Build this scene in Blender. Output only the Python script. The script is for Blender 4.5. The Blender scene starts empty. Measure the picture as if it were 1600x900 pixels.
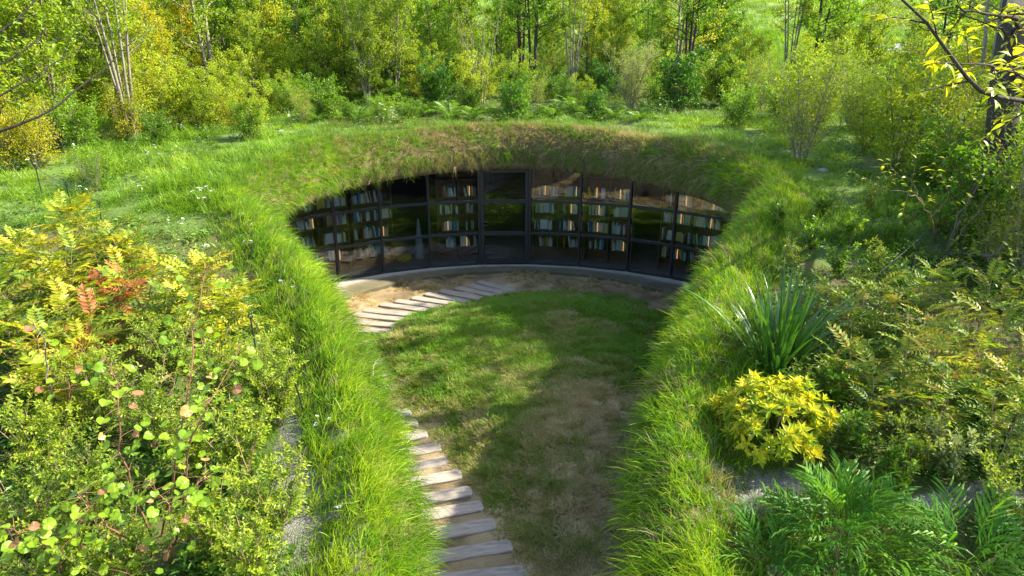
import bpy, math, random
import numpy as np
from mathutils import Vector, Matrix, Euler

rng = np.random.default_rng(7)
random.seed(7)
R = math.radians
sc = bpy.context.scene
COL = sc.collection

# ------------------------------------------------------------------ camera, sky, sun, exposure
PITCH = R(19.6)
CAM = np.array((0.0, 0.0, 5.0))
FPX = 1067.0
cd = bpy.data.cameras.new('camera'); cam = bpy.data.objects.new('camera', cd); COL.objects.link(cam)
cd.sensor_width = 36.0; cd.lens = 36.0 * FPX / 1600.0; cd.clip_end = 2000; cd.clip_start = 0.05
cam.location = CAM; cam.rotation_euler = (math.pi / 2 - PITCH, 0, 0)
sc.camera = cam

SUN_EL, SUN_AZ = R(40), R(11)          # azimuth measured from +X (right) towards +Y (away from the camera)
SUND = Vector((math.cos(SUN_EL) * math.cos(SUN_AZ), math.cos(SUN_EL) * math.sin(SUN_AZ), math.sin(SUN_EL)))
w = bpy.data.worlds.new('World'); sc.world = w; w.use_nodes = True
nt = w.node_tree
sky = nt.nodes.new('ShaderNodeTexSky'); sky.sky_type = 'NISHITA'; sky.sun_disc = False
sky.sun_elevation = SUN_EL; sky.sun_rotation = math.atan2(SUND.x, SUND.y)
sky.dust_density = 1.5
nt.links.new(sky.outputs[0], nt.nodes['Background'].inputs[0])
nt.nodes['Background'].inputs[1].default_value = 0.15
sl = bpy.data.lights.new('sun', 'SUN'); sun = bpy.data.objects.new('sun', sl); COL.objects.link(sun)
sl.energy = 4.5; sl.angle = R(0.55); sl.color = (1.0, 0.93, 0.75)
sun.location = (20, 10, 30)
sun.rotation_euler = SUND.to_track_quat('Z', 'Y').to_euler()
vs = sc.view_settings
vs.view_transform = 'Standard'; vs.look = 'None'; vs.exposure = 1.8; vs.gamma = 1.0
sc.render.engine = 'CYCLES'
cy = sc.cycles
cy.max_bounces = 5; cy.diffuse_bounces = 4; cy.glossy_bounces = 2; cy.transmission_bounces = 4; cy.transparent_max_bounces = 10
cy.use_denoising = True; cy.denoising_prefilter = 'NONE'; cy.denoising_input_passes = 'RGB_ALBEDO_NORMAL'; cy.sample_clamp_indirect = 0.7
cy.use_adaptive_sampling = False; cy.use_light_tree = False

# ------------------------------------------------------------------ small helpers
def ray(px, py):
    a = (px - 800) / FPX; v = (450 - py) / FPX
    c, s = math.cos(PITCH), math.sin(PITCH)
    return np.array((a, c + v * s, -s + v * c))
def at_z(px, py, z):
    d = ray(px, py); return CAM + d * ((z - CAM[2]) / d[2])
def at_y(px, py, y):
    d = ray(px, py); return CAM + d * (y / d[1])
def at_t(px, py, t): return CAM + ray(px, py) * t
def unit(v): return v / (np.linalg.norm(v, axis=-1, keepdims=True) + 1e-9)
def sstep(a, b, x):
    t = np.clip((np.asarray(x, float) - a) / (b - a), 0, 1); return t * t * (3 - 2 * t)
_ph = np.random.default_rng(3).uniform(0, 6.28, (12, 2)); _fr = np.random.default_rng(4).normal(0, 1, (12, 2))
def wob(x, y, s=1.0):
    x = np.asarray(x, float) / s; y = np.asarray(y, float) / s; o = 0
    for i in range(12): o = o + np.sin(_fr[i, 0] * x * 2.2 + _fr[i, 1] * y * 2.2 + _ph[i, 0])
    return o / 3.5

class MB:
    """collects faces of any size and a per-vertex random value, builds one mesh"""
    def __init__(s): s.v = []; s.l = []; s.n = []; s.r = []; s.k = 0; s.mi = []
    def add(s, v, f, rnd=0.5, mi=0):
        v = np.asarray(v, float).reshape(-1, 3); f = np.asarray(f, int)
        s.v.append(v); s.l.append((f + s.k).ravel()); s.n.append(np.full(len(f), f.shape[1])); s.k += len(v)
        s.r.append(np.broadcast_to(np.asarray(rnd, float), (len(v),))); s.mi.append(np.full(len(f), mi))
        return s
    def box(s, c, size, rz=0.0, rnd=0.5):
        x, y, z = np.array(size) / 2
        v = np.array([(-x,-y,-z),(x,-y,-z),(x,y,-z),(-x,y,-z),(-x,-y,z),(x,-y,z),(x,y,z),(-x,y,z)])
        c_, s_ = math.cos(rz), math.sin(rz)
        v = np.c_[v[:,0]*c_ - v[:,1]*s_, v[:,0]*s_ + v[:,1]*c_, v[:,2]] + np.array(c)
        return s.add(v, [(0,3,2,1),(4,5,6,7),(0,1,5,4),(1,2,6,5),(2,3,7,6),(3,0,4,7)], rnd)
    def tube(s, pts, rad, sides=6, rnd=0.5):
        p = np.asarray(pts, float); n = len(p); rad = np.broadcast_to(np.asarray(rad, float), (n,))
        t = unit(np.gradient(p, axis=0)); d = p[-1] - p[0]
        ref = np.eye(3)[np.argmin(np.abs(d))]
        a = unit(np.cross(t, ref)); b = np.cross(t, a)
        th = np.arange(sides) * 2 * math.pi / sides
        v = p[:, None] + rad[:, None, None] * (np.cos(th)[None, :, None] * a[:, None] + np.sin(th)[None, :, None] * b[:, None])
        i = np.arange(n - 1)[:, None] * sides; j = np.arange(sides)[None]
        f = np.stack([i + j, i + (j + 1) % sides, i + sides + (j + 1) % sides, i + sides + j], -1).reshape(-1, 4)
        s.add(v.reshape(-1, 3), f, rnd)
        s.add(v[-1], [list(range(sides))], rnd)
        return s
    def leaves(s, P, D, N, L, W, rnd, fold=0.12, droop=0.0, mid=0.45):
        """rhombic leaves, folded along the midrib"""
        P = np.asarray(P, float); n = len(P); D = unit(D); S = unit(np.cross(D, N)); N = np.cross(S, D)
        L = np.broadcast_to(L, (n,))[:, None]; W = np.broadcast_to(W, (n,))[:, None]
        m = P + D * L * mid + N * L * fold
        v = np.stack([P, m - S * W / 2, P + D * L - N * L * droop, m + S * W / 2], 1).reshape(-1, 3)
        f = np.arange(n * 4).reshape(n, 4)
        return s.add(v, f, np.repeat(np.broadcast_to(rnd, (n,)), 4))
    def mesh(s, name, mats=(), smooth=False):
        me = bpy.data.meshes.new(name)
        v = np.concatenate(s.v); l = np.concatenate(s.l); n = np.concatenate(s.n)
        me.vertices.add(len(v)); me.vertices.foreach_set('co', v.astype(np.float32).ravel())
        me.loops.add(len(l)); me.loops.foreach_set('vertex_index', l.astype(np.int32))
        me.polygons.add(len(n)); st = np.concatenate([[0], np.cumsum(n)[:-1]])
        me.polygons.foreach_set('loop_start', st.astype(np.int32))
        me.polygons.foreach_set('use_smooth', np.full(len(n), bool(smooth)))
        a = me.attributes.new('rnd', 'FLOAT', 'POINT'); a.data.foreach_set('value', np.concatenate(s.r).astype(np.float32))
        for m in (mats if isinstance(mats, (list, tuple)) else [mats]): me.materials.append(m)
        me.update(calc_edges=True)
        return me
def obj(name, me, parent=None, loc=None, rot=None, scale=None):
    if isinstance(me, tuple): me = me[0].mesh(name, me[1], len(me) > 2)
    o = bpy.data.objects.new(name, me); COL.objects.link(o); o.parent = parent
    if loc is not None: o.location = loc
    if rot is not None: o.rotation_euler = rot
    if scale is not None: o.scale = (scale,) * 3 if np.isscalar(scale) else scale
    return o
def empty(name, loc=(0, 0, 0), rz=0.0, scale=1.0):
    o = bpy.data.objects.new(name, None); COL.objects.link(o); o.empty_display_size = 0.1
    o.location = loc; o.rotation_euler = (0, 0, rz); o.scale = (scale,) * 3
    return o
def tag(o, label, cat, group=None):
    o['label'] = label; o['category'] = cat
    if group: o['group'] = group
    return o
def kind(o, k, label=None):
    o['kind'] = k
    if label: o['label'] = label
    return o
ORD = ['first','second','third','fourth','fifth','sixth','seventh','eighth','ninth','tenth','eleventh','twelfth','thirteenth','fourteenth','fifteenth','sixteenth','seventeenth','eighteenth','nineteenth','twentieth']
TENS = {2: ('twenty', 'twentieth'), 3: ('thirty', 'thirtieth'), 4: ('forty', 'fortieth'), 5: ('fifty', 'fiftieth'), 6: ('sixty', 'sixtieth'), 7: ('seventy', 'seventieth')}
def nth(i):
    if i < 20: return ORD[i]
    t, u = divmod(i + 1, 10); return TENS[t][1] if u == 0 else TENS[t][0] + '-' + ORD[u - 1]

# ------------------------------------------------------------------ materials
def mat(name):
    m = bpy.data.materials.new(name); m.use_nodes = True
    return m, m.node_tree.nodes, m.node_tree.links, m.node_tree.nodes['Principled BSDF']
def ramp(n, stops, interp='LINEAR'):
    r = n.new('ShaderNodeValToRGB'); r.color_ramp.interpolation = interp; e = r.color_ramp.elements
    while len(e) < len(stops): e.new(0.5)
    for k, (p, c) in enumerate(stops): e[k].position = p; e[k].color = (*c, 1)
    return r
def leafmat(name, cols, trans=0.45, rough=0.5, spec=0.3, inst=False, objvar=0.35, tcol=(1.25, 1.15, 0.55)):
    """leaf: colour from a per-leaf random value and a per-object one, diffuse + gloss + light passing through"""
    m, n, l, p = mat(name)
    at = n.new('ShaderNodeAttribute'); at.attribute_name = 'rnd'
    if inst:
        a2 = n.new('ShaderNodeAttribute'); a2.attribute_name = 'tint'; a2.attribute_type = 'INSTANCER'; o2 = a2.outputs['Fac']
        mx = n.new('ShaderNodeMath'); mx.operation = 'MULTIPLY_ADD'; mx.inputs[1].default_value = 0.30
        sb = n.new('ShaderNodeMath'); sb.operation = 'SUBTRACT'; sb.inputs[1].default_value = 0.15
        l.new(o2, sb.inputs[0]); l.new(at.outputs['Fac'], mx.inputs[0]); l.new(sb.outputs[0], mx.inputs[2])
    else:
        oi = n.new('ShaderNodeObjectInfo')
        sb = n.new('ShaderNodeMath'); sb.operation = 'MULTIPLY_ADD'; sb.inputs[1].default_value = objvar; sb.inputs[2].default_value = -objvar / 2
        l.new(oi.outputs['Random'], sb.inputs[0])
        mx = n.new('ShaderNodeMath'); mx.operation = 'ADD'; l.new(at.outputs['Fac'], mx.inputs[0]); l.new(sb.outputs[0], mx.inputs[1])
    k = len(cols); rp = ramp(n, [(i / (k - 1), c) for i, c in enumerate(cols)])
    l.new(mx.outputs[0], rp.inputs[0])
    l.new(rp.outputs[0], p.inputs['Base Color'])
    p.inputs['Roughness'].default_value = rough; p.inputs['Specular IOR Level'].default_value = spec
    t = n.new('ShaderNodeBsdfTranslucent'); tc = n.new('ShaderNodeMix'); tc.data_type = 'RGBA'; tc.blend_type = 'MULTIPLY'
    tc.inputs[0].default_value = 1.0; tc.inputs[7].default_value = (*tcol, 1); l.new(rp.outputs[0], tc.inputs[6]); l.new(tc.outputs[2], t.inputs[0])
    ms = n.new('ShaderNodeMixShader'); ms.inputs[0].default_value = trans
    l.new(p.outputs[0], ms.inputs[1]); l.new(t.outputs[0], ms.inputs[2]); l.new(ms.outputs[0], n['Material Output'].inputs[0])
    return m
def surf(name, cols, scale=4.0, rough=0.85, bump=0.3, bscale=None, stretch=None, spec=0.3, attr=None, detail=8.0):
    """mottled surface: noise -> colour ramp, finer noise -> bump"""
    m, n, l, p = mat(name)
    tc = n.new('ShaderNodeTexCoord'); src = tc.outputs['Object']
    if stretch:
        mp = n.new('ShaderNodeMapping'); mp.inputs['Scale'].default_value = stretch; l.new(src, mp.inputs[0]); src = mp.outputs[0]
    nz = n.new('ShaderNodeTexNoise'); nz.inputs['Scale'].default_value = scale; nz.inputs['Detail'].default_value = detail; nz.inputs['Roughness'].default_value = 0.65
    l.new(src, nz.inputs[0]); fac = nz.outputs[0]
    if attr:
        at = n.new('ShaderNodeAttribute'); at.attribute_name = attr
        ad = n.new('ShaderNodeMath'); ad.operation = 'MULTIPLY_ADD'; ad.inputs[1].default_value = 0.6; l.new(fac, ad.inputs[0])
        s2 = n.new('ShaderNodeMath'); s2.operation = 'SUBTRACT'; s2.inputs[1].default_value = 0.3; l.new(at.outputs['Fac'], s2.inputs[0]); l.new(s2.outputs[0], ad.inputs[2]); fac = ad.outputs[0]
        rp = ramp(n, [(i / (len(cols) - 1), c) for i, c in enumerate(cols)])
    else:
        rp = ramp(n, [(0.28 + 0.44 * i / (len(cols) - 1), c) for i, c in enumerate(cols)])
    l.new(fac, rp.inputs[0]); l.new(rp.outputs[0], p.inputs['Base Color'])
    p.inputs['Roughness'].default_value = rough; p.inputs['Specular IOR Level'].default_value = spec
    if bump:
        n2 = n.new('ShaderNodeTexNoise'); n2.inputs['Scale'].default_value = bscale or scale * 8; n2.inputs['Detail'].default_value = 6; l.new(src, n2.inputs[0])
        b = n.new('ShaderNodeBump'); b.inputs['Strength'].default_value = bump; b.inputs['Distance'].default_value = 0.02
        l.new(n2.outputs[0], b.inputs['Height']); l.new(b.outputs[0], p.inputs['Normal'])
    return m
M = {}
M['soil'] = surf('soil_and_grass', [(0.055,0.040,0.022),(0.10,0.085,0.03),(0.065,0.10,0.02),(0.10,0.16,0.025),(0.22,0.30,0.05)], 1.6, 0.95, 0.6, 30, attr='zone')
M['court'] = surf('trampled_soil', [(0.15,0.105,0.055),(0.30,0.225,0.12),(0.43,0.335,0.19),(0.22,0.20,0.085),(0.09,0.14,0.025)], 3.0, 0.95, 0.8, 60, attr='zone')
M['gravel'] = surf('grey_gravel', [(0.08,0.072,0.06),(0.19,0.18,0.16),(0.31,0.29,0.26)], 60, 0.95, 1.0, 90)
M['rimsoil'] = surf('matted_earth', [(0.05,0.035,0.018),(0.12,0.09,0.04),(0.16,0.14,0.05)], 9, 0.95, 0.9, 40)
M['plank'] = surf('weathered_wood', [(0.17,0.14,0.11),(0.30,0.26,0.21),(0.41,0.365,0.30)], 5, 0.85, 0.10, 14, stretch=(1.2, 9, 9))
M['apron'] = surf('mossy_concrete', [(0.07,0.06,0.03),(0.16,0.14,0.085),(0.42,0.395,0.34),(0.52,0.49,0.43)], 2.2, 0.85, 0.15, 40, attr='zone')
M['concrete'] = surf('concrete', [(0.28,0.27,0.25),(0.40,0.385,0.36)], 3, 0.6, 0.1, 30)
M['frame'] = surf('charcoal_metal', [(0.012,0.013,0.015),(0.022,0.023,0.026)], 6, 0.45, 0.0, spec=0.5)
M['shelfwood'] = surf('dark_wood', [(0.10,0.052,0.024),(0.18,0.10,0.045)], 6, 0.6, 0.1, 30, stretch=(1, 1, 6))
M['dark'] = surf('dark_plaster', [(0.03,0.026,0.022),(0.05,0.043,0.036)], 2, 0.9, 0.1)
M['asphalt'] = surf('pale_road', [(0.30,0.30,0.31),(0.42,0.42,0.43)], 2, 0.9, 0.2)
M['bark'] = surf('grey_brown_bark', [(0.05,0.038,0.026),(0.13,0.105,0.075),(0.22,0.19,0.14)], 9, 0.9, 0.6, 25, stretch=(4, 4, 1))
M['barkpale'] = surf('pale_bark', [(0.10,0.08,0.055),(0.21,0.18,0.13),(0.31,0.27,0.205)], 8, 0.85, 0.5, 25, stretch=(3, 3, 1))
M['barkdark'] = surf('dark_bark', [(0.02,0.016,0.012),(0.05,0.04,0.03),(0.09,0.075,0.055)], 9, 0.9, 0.6, 25, stretch=(4, 4, 1))
M['black'] = surf('black_iron', [(0.008,0.008,0.009),(0.016,0.016,0.018)], 9, 0.5, 0, spec=0.5)
M['stone'] = surf('grey_stone', [(0.16,0.15,0.14),(0.34,0.32,0.30)], 5, 0.9, 0.6, 20)
M['box'] = surf('pinkish_wood', [(0.42,0.29,0.22),(0.52,0.38,0.30)], 6, 0.8, 0.2, 20)
def plain(name, c, rough=0.6, emit=0.0):
    m, n, l, p = mat(name); p.inputs['Roughness'].default_value = rough
    nz = n.new('ShaderNodeTexNoise'); nz.inputs['Scale'].default_value = 14
    rp = ramp(n, [(0.3, tuple(0.8 * x for x in c)), (0.7, c)]); l.new(nz.outputs[0], rp.inputs[0]); l.new(rp.outputs[0], p.inputs['Base Color'])
    if emit: p.inputs['Emission Color'].default_value = (*c, 1); p.inputs['Emission Strength'].default_value = emit; m.cycles.emission_sampling = 'NONE'
    return m
M['lamp'] = plain('warm_light_strip', (0.85, 0.50, 0.18), 0.5, 0.35)
M['whitep'] = plain('white_paint', (0.34, 0.40, 0.45)); M['yellowc'] = plain('yellow_cloth', (0.62, 0.46, 0.05), 0.9)
# glass pane: mirror by Fresnel over a slightly smoked see-through sheet
m, n, l, p = mat('window_glass'); n.remove(p)
tr = n.new('ShaderNodeBsdfTransparent'); tr.inputs[0].default_value = (0.84, 0.87, 0.88, 1)
gl = n.new('ShaderNodeBsdfGlossy'); gl.inputs['Roughness'].default_value = 0.012; gl.inputs[0].default_value = (0.92, 0.95, 0.97, 1)
fr = n.new('ShaderNodeFresnel'); fr.inputs[0].default_value = 1.62; ms = n.new('ShaderNodeMixShader')
f2 = n.new('ShaderNodeMath'); f2.operation = 'MULTIPLY'; f2.inputs[1].default_value = 1.05; l.new(fr.outputs[0], f2.inputs[0])
l.new(f2.outputs[0], ms.inputs[0]); l.new(tr.outputs[0], ms.inputs[1]); l.new(gl.outputs[0], ms.inputs[2]); l.new(ms.outputs[0], n['Material Output'].inputs[0])
M['glass'] = m
# grasses: dry -> olive -> green -> lush yellow green
M['g_rim'] = leafmat('rim_grass_blades', [(0.36,0.29,0.18),(0.23,0.20,0.085),(0.13,0.195,0.028),(0.11,0.25,0.014),(0.20,0.37,0.014),(0.34,0.45,0.03)], 0.46, 0.45, 0.35, objvar=0.0)
M['g_meadow'] = leafmat('meadow_grass_blades', [(0.342,0.275,0.120),(0.216,0.218,0.064),(0.108,0.190,0.018),(0.117,0.252,0.011),(0.189,0.342,0.014),(0.297,0.408,0.024)], 0.42, 0.5, 0.3, inst=True)
M['g_lawn'] = leafmat('lawn_grass_blades', [(0.54,0.42,0.23),(0.47,0.38,0.19),(0.33,0.32,0.10),(0.20,0.26,0.03),(0.12,0.25,0.016),(0.15,0.31,0.014)], 0.35, 0.55, 0.25, inst=True)
M['g_weed'] = leafmat('weed_leaves', [(0.040,0.085,0.011),(0.056,0.136,0.016),(0.096,0.204,0.016),(0.160,0.281,0.024),(0.240,0.306,0.040)], 0.4, 0.45, 0.4, inst=True)
M['l_yg'] = leafmat('yellow_green_leaves', [(0.092,0.175,0.010),(0.166,0.285,0.012),(0.267,0.377,0.016),(0.386,0.451,0.024),(0.478,0.478,0.040)], 0.52, 0.45, 0.4)
M['l_mid'] = leafmat('mid_green_leaves', [(0.051,0.126,0.008),(0.102,0.225,0.010),(0.187,0.342,0.014),(0.289,0.423,0.020)], 0.5, 0.42, 0.4)
M['l_dark'] = leafmat('deep_green_leaves', [(0.025,0.085,0.010),(0.05,0.15,0.012),(0.09,0.22,0.015),(0.16,0.31,0.02)], 0.4, 0.45, 0.25)
M['l_gold'] = leafmat('golden_leaves', [(0.166,0.239,0.010),(0.322,0.368,0.014),(0.460,0.423,0.018),(0.506,0.386,0.024)], 0.5, 0.5, 0.3)
M['l_grey'] = leafmat('grey_green_leaves', [(0.14,0.20,0.05),(0.27,0.33,0.10),(0.42,0.46,0.18)], 0.4, 0.5, 0.3)
M['l_pin'] = leafmat('feathered_leaves', [(0.091,0.159,0.011),(0.192,0.277,0.013),(0.333,0.376,0.018),(0.466,0.415,0.026),(0.506,0.307,0.035)], 0.48, 0.45, 0.4, objvar=0.55)
M['l_olive'] = leafmat('olive_feathered_leaves', [(0.048,0.107,0.011),(0.096,0.176,0.014),(0.176,0.254,0.018),(0.280,0.295,0.024),(0.304,0.180,0.040)], 0.45, 0.5, 0.22, objvar=0.6)
M['l_red'] = leafmat('red_leaves', [(0.28,0.06,0.035),(0.40,0.13,0.05),(0.46,0.25,0.05)], 0.45, 0.45, 0.3)
M['l_spring'] = leafmat('fine_spring_leaves', [(0.069,0.142,0.010),(0.166,0.274,0.014),(0.288,0.388,0.018),(0.402,0.454,0.024)], 0.48, 0.45, 0.4)
M['l_round'] = leafmat('round_green_leaves', [(0.096,0.194,0.012),(0.200,0.334,0.014),(0.288,0.396,0.020)], 0.45, 0.42, 0.4, objvar=0.7)
M['l_bronze'] = leafmat('bronze_leaves', [(0.24,0.11,0.06),(0.38,0.19,0.09),(0.46,0.33,0.10)], 0.4, 0.42, 0.4, objvar=0.7)
M['l_strap'] = leafmat('strap_leaves', [(0.019,0.072,0.010),(0.034,0.115,0.014),(0.064,0.162,0.021),(0.128,0.221,0.043)], 0.3, 0.32, 0.5, objvar=0.6)
M['l_bush'] = leafmat('bright_yellow_leaves', [(0.16,0.27,0.012),(0.32,0.40,0.015),(0.47,0.48,0.02),(0.56,0.51,0.03)], 0.42, 0.45, 0.3, objvar=0.9)
M['l_frond'] = leafmat('glossy_frond_leaves', [(0.023,0.096,0.011),(0.047,0.160,0.013),(0.101,0.240,0.013),(0.218,0.336,0.016)], 0.36, 0.48, 0.18, objvar=0.6)
M['l_fern'] = leafmat('fern_leaves', [(0.05,0.14,0.012),(0.10,0.22,0.015),(0.20,0.31,0.02)], 0.45, 0.45, 0.3)
M['l_lime'] = leafmat('lime_leaves', [(0.24,0.36,0.015),(0.40,0.45,0.02),(0.52,0.48,0.03)], 0.55, 0.4, 0.4, objvar=0.7)
M['petal'] = leafmat('white_petals', [(0.7,0.7,0.66),(0.82,0.82,0.8)], 0.3, 0.6, 0.2, tcol=(1, 1, 1))
M['stemgreen'] = surf('green_stems', [(0.10,0.15,0.03),(0.20,0.22,0.06)], 8, 0.7, 0)
M['stembrown'] = surf('brown_stems', [(0.16,0.10,0.05),(0.33,0.24,0.13)], 8, 0.8, 0.2)
M['stemred'] = surf('reddish_stems', [(0.12,0.045,0.025),(0.24,0.12,0.07)], 8, 0.7, 0.2)
BOOKC = {'white': (0.80,0.80,0.76), 'cream': (0.72,0.64,0.46), 'pale grey': (0.54,0.57,0.58), 'pale green': (0.46,0.60,0.46), 'teal': (0.10,0.34,0.36),
         'blue': (0.08,0.26,0.55), 'red': (0.55,0.06,0.07), 'tan': (0.50,0.32,0.14), 'yellow': (0.78,0.56,0.08), 'black': (0.03,0.03,0.035), 'olive green': (0.20,0.26,0.06)}
MB_BOOK = {k: plain(k.replace(' ', '_') + '_book_cover', v, 0.6) for k, v in BOOKC.items()}

# ------------------------------------------------------------------ the lie of the land
_GY = [-90, -20, -5, 2, 4, 6, 8, 10, 12, 14, 16, 22, 27, 34, 42, 60, 100, 200, 400]
_GZ = [-1.0, 0.3, 0.85, 1.28, 1.54, 1.93, 2.36, 2.75, 3.0, 3.12, 3.20, 3.30, 3.55, 4.3, 5.4, 8.2, 14.5, 27, 45]
_gy = np.linspace(-90, 400, 2451); _gz = np.interp(_gy, _GY, _GZ)
_k = np.ones(11) / 11; _gz = np.convolve(np.pad(_gz, 5, 'edge'), _k, 'valid')
def G0(x, y): return np.interp(y, _gy, _gz) + 0.05 * wob(x, y, 2.5) * sstep(1, 3, np.abs(np.asarray(x, float)))
def ze(y): return np.interp(y, [-20, 0, 4, 6, 8, 10, 12, 15], [0.7, 1.12, 1.34, 1.66, 2.02, 2.36, 2.48, 2.52])

def edge_pt(px, py):
    d = ray(px, py); t = np.linspace(3, 20, 3000); P = CAM + d * t[:, None]
    k = np.argmax(P[:, 2] < ze(P[:, 1])); return P[k, :2]
left_px = [(690,890),(678,830),(660,765),(640,700),(612,625),(582,560),(552,505),(522,460),(494,430),(458,395),(420,355)]
back_px = [(456,325),(496,306),(558,284),(620,273),(680,265),(750,259),(800,257),(850,259),(920,265),(980,275),(1030,285),(1083,300),(1130,318)]
right_px = [(1170,340),(1138,390),(1099,430),(1067,470),(1047,520),(1022,575),(998,640),(986,700),(979,760),(974,820),(968,890)]
cl = [edge_pt(*p) for p in left_px] + [edge_pt(*p) for p in back_px] + [edge_pt(*p) for p in right_px]
cl = [np.array((-0.75, -14.0)), np.array((-0.62, -2.0))] + cl + [np.array((1.0, -2.0)), np.array((1.15, -14.0))]
cl = np.array(cl); cl[:, 0] += np.where(np.arange(len(cl)) < len(left_px) + 2, -1, np.where(np.arange(len(cl)) >= len(cl) - len(right_px) - 2, 1, 0)) * np.interp(cl[:, 1], [3, 7, 10.5, 12], [0.07, 0.09, 0.05, 0.0])
seg = np.r_[0, np.cumsum(np.linalg.norm(np.diff(cl, axis=0), axis=1))]
ss = np.arange(0, seg[-1], 0.12)
rim = np.c_[np.interp(ss, seg, cl[:, 0]), np.interp(ss, seg, cl[:, 1])]
kk = np.exp(-np.linspace(-2, 2, 13) ** 2); kk /= kk.sum()
rim = np.c_[np.convolve(np.pad(rim[:, 0], 6, 'edge'), kk, 'valid'), np.convolve(np.pad(rim[:, 1], 6, 'edge'), kk, 'valid')]
tg = unit(np.gradient(rim, axis=0)); out = np.c_[-tg[:, 1], tg[:, 0]]      # outward normal (the curve runs left -> back -> right)
for _ in range(20): out = unit(np.r_[out[:1], (out[:-2] + out[1:-1] + out[2:]) / 3, out[-1:]])
def inside(x, y):
    x = np.asarray(x, float).ravel(); y = np.asarray(y, float).ravel(); c = np.zeros(len(x), bool)
    P = rim; Q = np.roll(rim, -1, axis=0)
    for (x1, y1), (x2, y2) in zip(P, Q):
        if y1 == y2: continue
        c ^= ((y1 > y) != (y2 > y)) & (x < (x2 - x1) * (y - y1) / (y2 - y1) + x1)
    return c
def sdf(x, y):
    x = np.asarray(x, float); sh = x.shape; x = x.ravel(); y = np.asarray(y, float).ravel()
    d = np.full(len(x), 1e9)
    for i in range(0, len(rim)): d = np.minimum(d, (x - rim[i, 0]) ** 2 + (y - rim[i, 1]) ** 2)
    d = np.sqrt(d); d[inside(x, y)] *= -1
    return d.reshape(sh)
def berm(d, y): return 0.22 * np.exp(-((d - 0.36) / 0.27) ** 2) * (1 - sstep(9, 12, y)) + 0.15 * sstep(9, 12, y) * np.exp(-((d - 0.5) / 0.24) ** 2)
def G(x, y):
    x = np.asarray(x, float); y = np.asarray(y, float); d = np.abs(sdf(x, y))
    return G0(x, y) + berm(d, y)
def Gs(x, y): return float(G(np.array([x]), np.array([y]))[0])
def lip(i, d):
    """height of the rolled rim at curve index i and distance d outwards"""
    x = rim[i, 0] + out[i, 0] * d; y = rim[i, 1] + out[i, 1] * d
    top = G0(x, y) + berm(d, y); D = 0.62 - 0.16 * sstep(10, 12.5, rim[i, 1]); e = np.clip(d / D, 0, 1)
    zz = ze(rim[i, 1]); k = np.sqrt(np.clip(1 - (1 - e) ** 2.6, 0, 1))
    return x, y, zz + (top - zz) * k
def on_ground(px, py, off=0.0, t0=2.5, t1=160):
    d = ray(px, py); t = t0 * (t1 / t0) ** np.linspace(0, 1, 900); P = CAM + d * t[:, None]
    g = G0(P[:, 0], P[:, 1]) + off; b = P[:, 2] < g
    k = int(np.argmax(b)) if b.any() else len(t) - 1
    q = P[k]; return np.array((q[0], q[1], Gs(q[0], q[1])))

# terrain: one sheet, finer near the courtyard, with the courtyard cut out of it
def steps(a, b, first, grow):
    o = [a]; s = first
    while o[-1] < b: o.append(o[-1] + s); s *= grow
    return o
xs = np.array(sorted([-v for v in steps(9, 220, 0.3, 1.12)] + list(np.arange(-8.8, 9, 0.2)) + steps(9, 220, 0.3, 1.12)))
ys = np.array(sorted([-v for v in steps(0, 80, 0.4, 1.2)] + list(np.arange(0.2, 19, 0.2)) + steps(19, 330, 0.3, 1.09)))
X, Y = np.meshgrid(xs, ys); D = sdf(X, Y); Z = G0(X, Y) + berm(np.abs(D), Y) - 0.03 * (1 - sstep(0.6, 1.0, D))
ids = np.arange(X.size).reshape(X.shape)
quad = np.stack([ids[:-1, :-1], ids[:-1, 1:], ids[1:, 1:], ids[1:, :-1]], -1).reshape(-1, 4)
ok = (D.ravel()[quad] > 0.30).all(1); quad = quad[ok]
def bedness(x, y):
    """1 in the planted beds either side (bare soil between plants), 0 on grass"""
    x = np.asarray(x, float); y = np.asarray(y, float)
    lb = sstep(-1.9, -2.6, x + 0.36 * (y - 5)) * sstep(10.2, 8.6, y)
    rb = sstep(2.2, 2.9, x - 0.30 * (y - 6)) * sstep(9.2, 7.6, y)
    bk = sstep(17.3, 18.6, y) * sstep(27, 23, y) * sstep(5.5, 3.5, np.abs(x - 2)) * 0.9
    return np.clip(lb + rb + bk, 0, 1)
zone = np.clip(0.62 + 0.12 * wob(X, Y, 1.3) - 0.30 * bedness(X, Y) + 0.25 * sstep(30, 50, Y), 0, 1)
mb = MB(); mb.add(np.c_[X.ravel(), Y.ravel(), Z.ravel()], quad)
me = mb.mesh('terrain', M['soil'], True)
a = me.attributes.new('zone', 'FLOAT', 'POINT'); a.data.foreach_set('value', zone.ravel().astype(np.float32))
kind(obj('terrain', me), 'structure')

# earth rim: rolled edge of the green roof round the courtyard, with its underside
prof = np.array([-1.7, -0.9, -0.55, -0.25, -0.05, 0.0, 0.02, 0.06, 0.12, 0.2, 0.3, 0.42, 0.55, 0.7, 0.85])
V = []
for i in range(len(rim)):
    for d in prof:
        if d < 0:
            dd = -d; under = 0.10 if d > -0.3 else 0.06
            V.append((rim[i, 0] + out[i, 0] * dd, rim[i, 1] + out[i, 1] * dd, ze(rim[i, 1]) - under))
        else: V.append(lip(i, d))
n_, k_ = len(rim), len(prof); ids = np.arange(n_ * k_).reshape(n_, k_)
q = np.stack([ids[:-1, :-1], ids[1:, :-1], ids[1:, 1:], ids[:-1, 1:]], -1).reshape(-1, 4)
kind(obj('earth_rim', (MB().add(V, q), M['rimsoil'], 1)), 'structure')

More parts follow.
